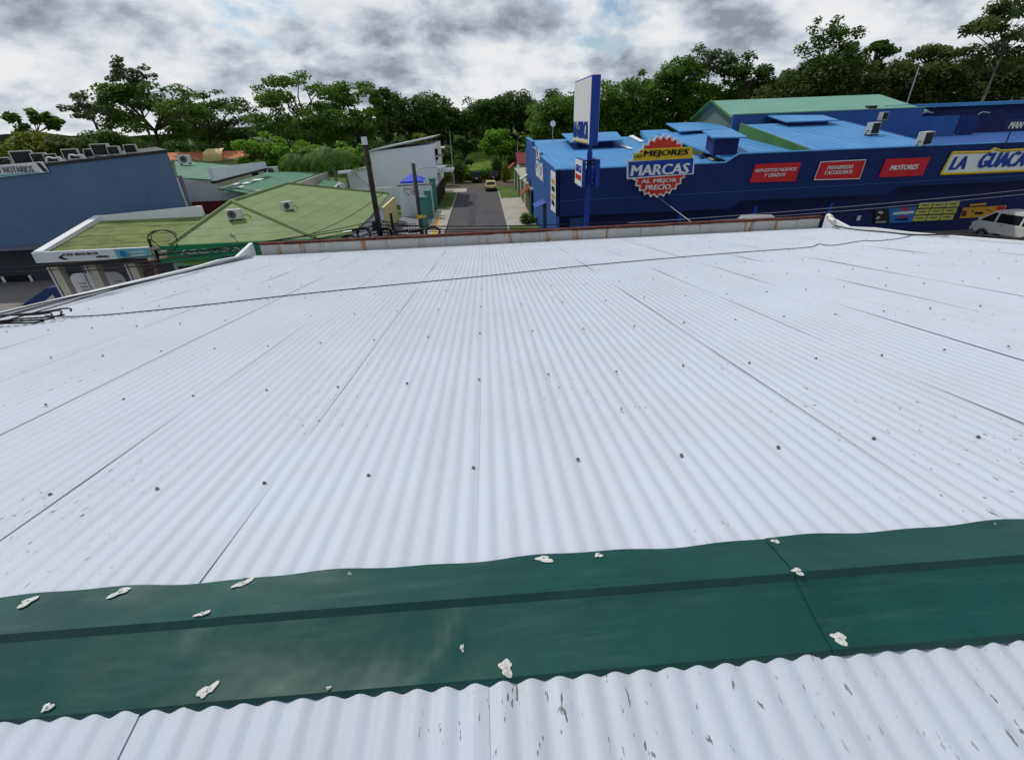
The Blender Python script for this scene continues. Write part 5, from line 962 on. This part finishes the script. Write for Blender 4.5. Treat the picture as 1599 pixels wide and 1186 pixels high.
# ================================================================ vegetation
LM = {'dark': leaf_mat('leaf_dark', (.03, .075, .014), (.095, .17, .03)), 'mid': leaf_mat('leaf_mid', (.05, .125, .016), (.15, .26, .035)), 'bright': leaf_mat('leaf_bright', (.10, .24, .016), (.22, .38, .04)),
      'yellow': leaf_mat('leaf_yellow', (.12, .17, .014), (.22, .25, .035)), 'olive': leaf_mat('leaf_olive', (.05, .09, .024), (.14, .175, .05)), 'pale': leaf_mat('leaf_pale', (.06, .10, .04), (.14, .18, .08))}
def leaves(centers, radii, counts, size, seed, up=.55, tints=None):
    r = np.random.default_rng(seed); idx = np.repeat(np.arange(len(centers)), counts); n = len(idx)
    d = r.normal(size=(n, 3)); d /= np.linalg.norm(d, axis=1)[:, None]; rad = r.random(n)**.45
    P = centers[idx]+d*rad[:, None]*radii[idx]
    nr = r.normal(size=(n, 3)); nr[:, 2] = np.abs(nr[:, 2])+up; nr += d*.5; nr /= np.linalg.norm(nr, axis=1)[:, None]
    a = np.cross(nr, r.normal(size=(n, 3))); a /= np.linalg.norm(a, axis=1)[:, None]; b = np.cross(nr, a); s = size*(.55+.9*r.random(n))[:, None]
    V = np.stack([P-a*s, P-b*s*.55+nr*s*.12, P+a*s, P+b*s*.55+nr*s*.12], 1).reshape(-1, 3)
    ct = (tints if tints is not None else r.random(len(centers)))[idx]; tint = np.clip(ct*.7+.3*r.random(n)+.12*(r.random(n)-.5), 0, 1)
    return V, tint
def leaf_obj(name, V, tint, m, parent=None):
    n = len(V)//4; me = bpy.data.meshes.new(name)
    off = np.zeros(3)
    if parent is not None: off = np.array(root_of(parent).location)
    me.vertices.add(4*n); me.vertices.foreach_set('co', (V-off).astype(np.float32).ravel()); me.loops.add(4*n); me.loops.foreach_set('vertex_index', np.arange(4*n, dtype=np.int32))
    me.polygons.add(n); me.polygons.foreach_set('loop_start', np.arange(0, 4*n, 4, dtype=np.int32)); me.polygons.foreach_set('loop_total', np.full(n, 4, dtype=np.int32))
    at = me.attributes.new('tint', 'FLOAT', 'FACE'); at.data.foreach_set('value', tint.astype(np.float32)); me.update(); me.validate(); me.materials.append(m)
    return link(bpy.data.objects.new(name, me), parent)
def tree(label, px, yt, yb, hw, Y, lm='mid', dens=1., nclump=34, shape='round', bark='bark', lean=0., group='trees', leaf=.25, seed=0, trunk_px=None, name='broadleaf_tree', cl=.30):
    r = np.random.default_rng(seed+11); top = A(px, yt, Y); bot = A(px, yb, Y); dist = np.linalg.norm(top-np.array([0, 0, H])); R = hw*Y/FP*1.06
    cx = (top[0]+bot[0])/2; base = np.array([A(trunk_px, yb, Y)[0] if trunk_px else cx-lean*R, Y, 0.]); zt, zb = top[2], bot[2]; zb = max(zb, .8); hz = (zt-zb)/2
    t = thing(name, label, 'tree', tuple(base), group=group); C_ = []; RR = []
    for k in range(nclump):
        for _ in range(60):
            q = r.uniform(-1, 1, 3); m_ = np.linalg.norm(q)
            if m_ > 1 or m_ < (.35 if shape != 'sparse' else .25): continue
            if shape == 'umbrella' and q[2] < -.15 and r.random() < .75: continue
            break
        if shape == 'umbrella': q[2] = .25+q[2]*.7*(1-.35*(q[0]**2+q[1]**2))
        if shape == 'layer': q[2] = np.round(q[2]*2.5)/2.5+r.uniform(-.08, .08)
        cr = R*cl*(.65+.7*r.random()); C_.append([cx+q[0]*(R-cr*.5), Y+q[1]*(R-cr*.5), (zt+zb)/2+q[2]*max(hz-cr*.45, hz*.55)]); RR.append([cr, cr, cr*(.42 if shape in ('umbrella', 'layer') else .40 if shape == 'open' else .62)])
    C_ = np.array(C_); RR = np.array(RR); vol = RR[:, 0]**2
    nleaf = int(dens*7000*(min(1.8, max(.35, (hw/55)**1.3)))); cnt = np.maximum(12, (nleaf*vol/vol.sum()).astype(int))
    V, ti = leaves(C_, RR, cnt, leaf*Y/90, seed)
    leaf_obj('crown', V, ti, LM[lm], t)
    tr = MB(); hub = np.array([cx, Y, zb+.25*(zt-zb)]); r0 = max(.12, min(.5, .022*zt+.03*R))*(.55 if shape == 'sparse' else 1); mid = base+(hub-base)*.5+np.array([.2*r.normal(), 0, 0])
    tr.tube([base, mid, hub], r0, 8, r0*.55)
    for k in r.permutation(len(C_))[:min(len(C_), 22)]:
        c = C_[k]; s0 = hub if c[2] > hub[2] else base+(hub-base)*min(.98, max(.55, c[2]/max(.1, hub[2])-.1)); md = s0+(c-s0)*.5+np.array([r.normal()*.1*R, r.normal()*.1*R, .12*R*r.random()])
        tr.tube([s0, md, c], r0*.36, 5, r0*.07, cap=False)
    o = obj('trunk', tr, M[bark], t, smooth=True); return t
TR = []
S = iter(range(1, 400))
def T(*a, **k): return tree(*a, seed=next(S), **k)
gl, gc, gr = 'trees behind the slate building', 'trees behind the houses', 'trees standing above the wood'
T('small airy tree with bare forked limbs at the far left', 52, 166, 222, 27, 80, lm='mid', dens=.5, nclump=13, shape='sparse', group=gl, leaf=.4, cl=.26)
T('low bushy yellow-green tree left behind the condensers', 62, 206, 262, 42, 66, lm='yellow', dens=1.6, nclump=34, group=gl, leaf=.3)
T('dark low bush right of the yellow-green tree', 108, 206, 258, 26, 64, lm='olive', dens=1.1, nclump=22, group=gl)
T('slim airy tree with tall bare trunk second from the left', 136, 130, 200, 29, 78, lm='pale', dens=.55, nclump=20, shape='sparse', group=gl, trunk_px=164, leaf=.26, cl=.24, lean=.2)
T('wispy half bare tree rising behind the spreading tree', 206, 83, 178, 34, 84, lm='pale', dens=.42, nclump=26, shape='sparse', bark='bark_pale', group=gl, leaf=.30, cl=.22)
T('spreading layered tree behind the slate building', 232, 116, 232, 66, 84, lm='mid', dens=.95, nclump=62, shape='open', group=gl, trunk_px=247, leaf=.25, cl=.19)
T('broad dark tree at the right end of the slate building', 326, 129, 238, 60, 106, lm='dark', dens=1.15, nclump=70, shape='open', group=gl, leaf=.25, cl=.2)
T('low dark shrub tree behind the right end of the slate wall', 172, 200, 256, 34, 68, lm='dark', dens=1.1, nclump=22, group=gl)
T('broad wide-spreading tree in the middle of the left skyline', 474, 106, 232, 74, 84, lm='mid', dens=1.15, nclump=82, shape='open', group=gc, trunk_px=505, leaf=.26, cl=.18)
T('tall vine-hung tree right of the widest tree', 562, 114, 245, 42, 88, lm='mid', dens=1.3, nclump=46, shape='open', group=gc, leaf=.26, cl=.27)
T('narrow tall tree topped with a pale tuft', 596, 121, 225, 17, 92, lm='dark', dens=1.1, nclump=16, group=gc, leaf=.26, cl=.4)
T('bright green bushy tree beside the orange house', 408, 202, 275, 33, 72, lm='bright', dens=1.2, nclump=28, group=gc, leaf=.30)
T('bright green bush below the widest tree', 468, 213, 280, 38, 70, lm='bright', dens=1.2, nclump=28, group=gc, leaf=.30)
T('bright green bush left of the white shed house', 548, 214, 278, 34, 74, lm='bright', dens=1.2, nclump=26, group=gc, leaf=.30)
T('round bright green tree at the end of the side street', 781, 197, 250, 27, 104, lm='bright', dens=1.3, nclump=30, group=gc, leaf=.26, cl=.33)
T('dark narrow tree left of the round bright tree', 724, 205, 262, 20, 100, lm='dark', dens=.8, nclump=16, group=gc)
T('feathery pale tree above the wood by the street', 798, 136, 190, 34, 118, lm='pale', dens=.8, nclump=24, group=gr, leaf=.24, cl=.26)
T('dense crowned tree left of the bare tree', 1064, 74, 160, 34, 100, lm='mid', dens=1.3, nclump=34, group=gr, trunk_px=1085)
T('airy tree with bare upper twigs above the warehouse', 1110, 54, 130, 34, 102, lm='pale', dens=.45, nclump=22, shape='sparse', group=gr, bark='bark_pale', leaf=.26, cl=.24)
T('dark rounded tree right of the bare tree', 1166, 78, 160, 34, 98, lm='dark', dens=1.1, nclump=24, group=gr, cl=.32)
T('tallest tree on the right with clustered crown', 1296, 12, 150, 42, 96, lm='dark', dens=1.05, nclump=54, shape='sparse', group=gr, leaf=.26, cl=.24)
T('short flat-topped tree right of the tallest one', 1368, 58, 120, 26, 100, lm='dark', dens=.7, nclump=15, shape='umbrella', group=gr, cl=.32)
T('thin umbrella tree with pale trunk before the far right wood', 1455, 63, 118, 32, 98, lm='olive', dens=.75, nclump=18, shape='umbrella', group=gr, bark='bark_pale', trunk_px=1445, cl=.30)
T('lacy tall tree at the far right frame edge', 1578, -25, 120, 58, 86, lm='olive', dens=.95, nclump=44, shape='sparse', group=gr, trunk_px=1550, leaf=.30, cl=.2, bark='bark_pale')
# palms
def palm(label, px, yt, Y, seed, s=1.):
    r = np.random.default_rng(seed); top = A(px, yt, Y); t = thing('palm_tree', label, 'palm', (top[0], Y, 0), group='palms behind the olive roof')
    mb = MB(); mb.tube([(top[0], Y, 0), (top[0]+.1, Y, top[2]*.5), tuple(top)], .18, 8, .12); obj('trunk', mb, M['bark_pale'], t, smooth=True)
    V = []; ti = []
    for k in range(15):
        az = 2*math.pi*k/15+r.normal()*.15; el = r.uniform(.3, 1.2); L_ = s*(2.6+r.random()*.8); pts = []
        for f in np.linspace(0, 1, 15): pts.append(top+np.array([math.cos(az)*L_*f*math.cos(el*(1-f*.6)), math.sin(az)*L_*f*math.cos(el*(1-f*.6)), L_*(f*math.sin(el)-1.1*f*f)]))
        for i in range(1, 14):
            d = pts[i+1]-pts[i-1]; d /= np.linalg.norm(d); side = np.cross(d, (0, 0, 1)); side /= np.linalg.norm(side)+1e-6
            for sg in (-1, 1):
                tip = pts[i]+side*sg*.75*s*math.sin(math.pi*(.12+.8*i/14))+d*.25-np.array([0, 0, .28]); V += [pts[i]-d*.07, pts[i]+d*.07, tip+d*.02, tip-d*.02]; ti.append(r.random())
    leaf_obj('crown', np.array(V), np.array(ti), LM['mid'], t)
palm('left of the palms between the teal roofs and white shed', 490, 238, 66, 1); palm('middle palm with arching fronds behind the olive roof', 515, 236, 64, 2, 1.1); palm('right palm beside the white shed house', 534, 242, 65, 3, 1.1); palm('small palm left of the other palms behind the grey parapet', 462, 246, 66, 4, .9)
# shrubs by the street
def shrub(label, px, yt, yb, hw, Y, lm, seed, n=700, leaf=.12):
    r = np.random.default_rng(seed); top, bot = A(px, yt, Y), A(px, yb, Y); R = hw*Y/FP; zt = top[2]; zb = max(.05, min(bot[2], zt-.5)); t = thing('shrub', label, 'shrub', (top[0], Y, 0), group='shrubs by the side street')
    k = 16; q = r.normal(size=(k, 3)); q /= np.linalg.norm(q, axis=1)[:, None]; Cn = np.array([top[0], Y, (zt+zb)/2])+q*np.array([R*.65, R*.5, (zt-zb)*.33]); Rr = np.tile([R*.38, R*.38, (zt-zb)*.25], (k, 1))
    V, ti = leaves(Cn, Rr, np.full(k, n//k), leaf, seed); leaf_obj('foliage', V, ti, LM[lm], t)
    mb = MB()
    for c in Cn[:8]: mb.tube([(top[0], Y, 0), tuple(c)], .04, 4, .015)
    obj('stem', mb, M['bark'], t)
shrub('leafy shrub on the right pavement beside the blue store', 826, 330, 352, 15, 52, 'mid', 5, 700, .14)
shrub('dark tall bush left of the street end', 712, 250, 290, 19, 94, 'dark', 6, 1400, .2)
shrub('bright bush behind the black pickup', 735, 262, 285, 15, 99, 'bright', 7, 900, .2)
shrub('sunlit bush in the middle of the street end', 757, 262, 284, 12, 100, 'bright', 8, 800, .2)
shrub('dark bush behind the yellow saloon', 776, 246, 282, 16, 98, 'dark', 9, 1200, .2)
shrub('yellowish bush beside the far tiled canopy', 789, 256, 286, 9, 92, 'yellow', 10, 700, .18)
shrub('low bush at the foot of the white shed house', 693, 254, 284, 12, 90, 'yellow', 12, 900, .18)
shrub('small bush peeking over the white shed roof', 654, 208, 222, 12, 86, 'yellow', 13, 800, .2)
# the wood behind everything (one mass) and the far hills
def wood(name, label, prof, Y0, Y1, nk, seed, lm, leafs=.30, per=80):
    r = np.random.default_rng(seed); xs = np.array([A(px, py, Y0)[0] for px, py in prof]); zs = np.array([A(px, py, Y0)[2] for px, py in prof]); C_ = []; RR = []
    for k in range(nk):
        x = r.uniform(xs[0], xs[-1]); y = Y0+(Y1-Y0)*r.random()**1.4; zt = np.interp(x*Y0/y, xs, zs); zt = H+(zt-H)*y/Y0+r.normal()*.5
        f = r.random()**.55; cr = r.uniform(1.0, 2.3); C_.append([x, y, max(.6, zt*f-cr*.5)]); RR.append([cr, cr, cr*.6])
    V, ti = leaves(np.array(C_), np.array(RR), np.full(nk, per), leafs, seed); o = leaf_obj(name, V, ti, LM[lm]); tag(o, label, 'trees', kind='stuff')
    return o
wood('woodland', 'dark wood closing the view behind the street end', [(585, 160), (610, 145), (640, 158), (655, 142), (690, 148), (705, 165), (720, 172), (735, 160), (760, 152), (800, 150), (840, 158), (860, 142), (900, 150)], 114, 128, 800, 3, 'dark')
wood('woodland', 'dense green wood behind the blue store', [(835, 160), (870, 150), (905, 146), (940, 134), (975, 124), (1005, 117), (1030, 122), (1060, 128), (1100, 125), (1130, 135), (1160, 140), (1200, 128), (1230, 114), (1260, 120), (1300, 118)], 98, 114, 1250, 4, 'mid')
wood('woodland', 'shaded wood at the far right behind the dark hall', [(1180, 135), (1210, 120), (1235, 108), (1270, 112), (1310, 85), (1345, 82), (1380, 100), (1420, 92), (1450, 100), (1480, 95), (1520, 98), (1560, 90), (1620, 80), (1700, 82)], 92, 108, 1500, 5, 'olive')
wood('woodland', 'low line of trees on the left horizon', [(-60, 226), (0, 224), (20, 222), (60, 222), (120, 228), (160, 222), (200, 214), (260, 214), (300, 216), (360, 212), (400, 214), (440, 200), (500, 190), (560, 196), (600, 190)], 120, 140, 900, 6, 'dark')
wood('undergrowth', 'sunlit undergrowth at the edge of the field', [(790, 236), (810, 228), (830, 224), (870, 215)], 106, 111, 60, 8, 'dark', .3, 60)
wood('undergrowth', 'dark undergrowth behind the white shed house', [(580, 215), (600, 210), (640, 212), (680, 218), (712, 232)], 98, 108, 130, 9, 'dark', .3, 60)
r = np.random.default_rng(5); mb = MB(); n = 60
for i in range(n): a = -1.15+1.3*i/(n-1); d = 900; mb.v += [(d*math.sin(a), d*math.cos(a), -5), (d*math.sin(a), d*math.cos(a), 10+4*math.sin(i*.4)+3*r.random()+10*math.exp(-((i-8)/6)**2)), (1.35*d*math.sin(a), 1.35*d*math.cos(a), -5)]
mb.f = [(3*i, 3*i+3, 3*i+4, 3*i+1) for i in range(n-1)]+[(3*i+1, 3*i+4, 3*i+5, 3*i+2) for i in range(n-1)]
M['hill'] = mat('hill', (.03, .055, .02), .95, var=.4, vscale=.05); struct('hills', mb, M['hill'])
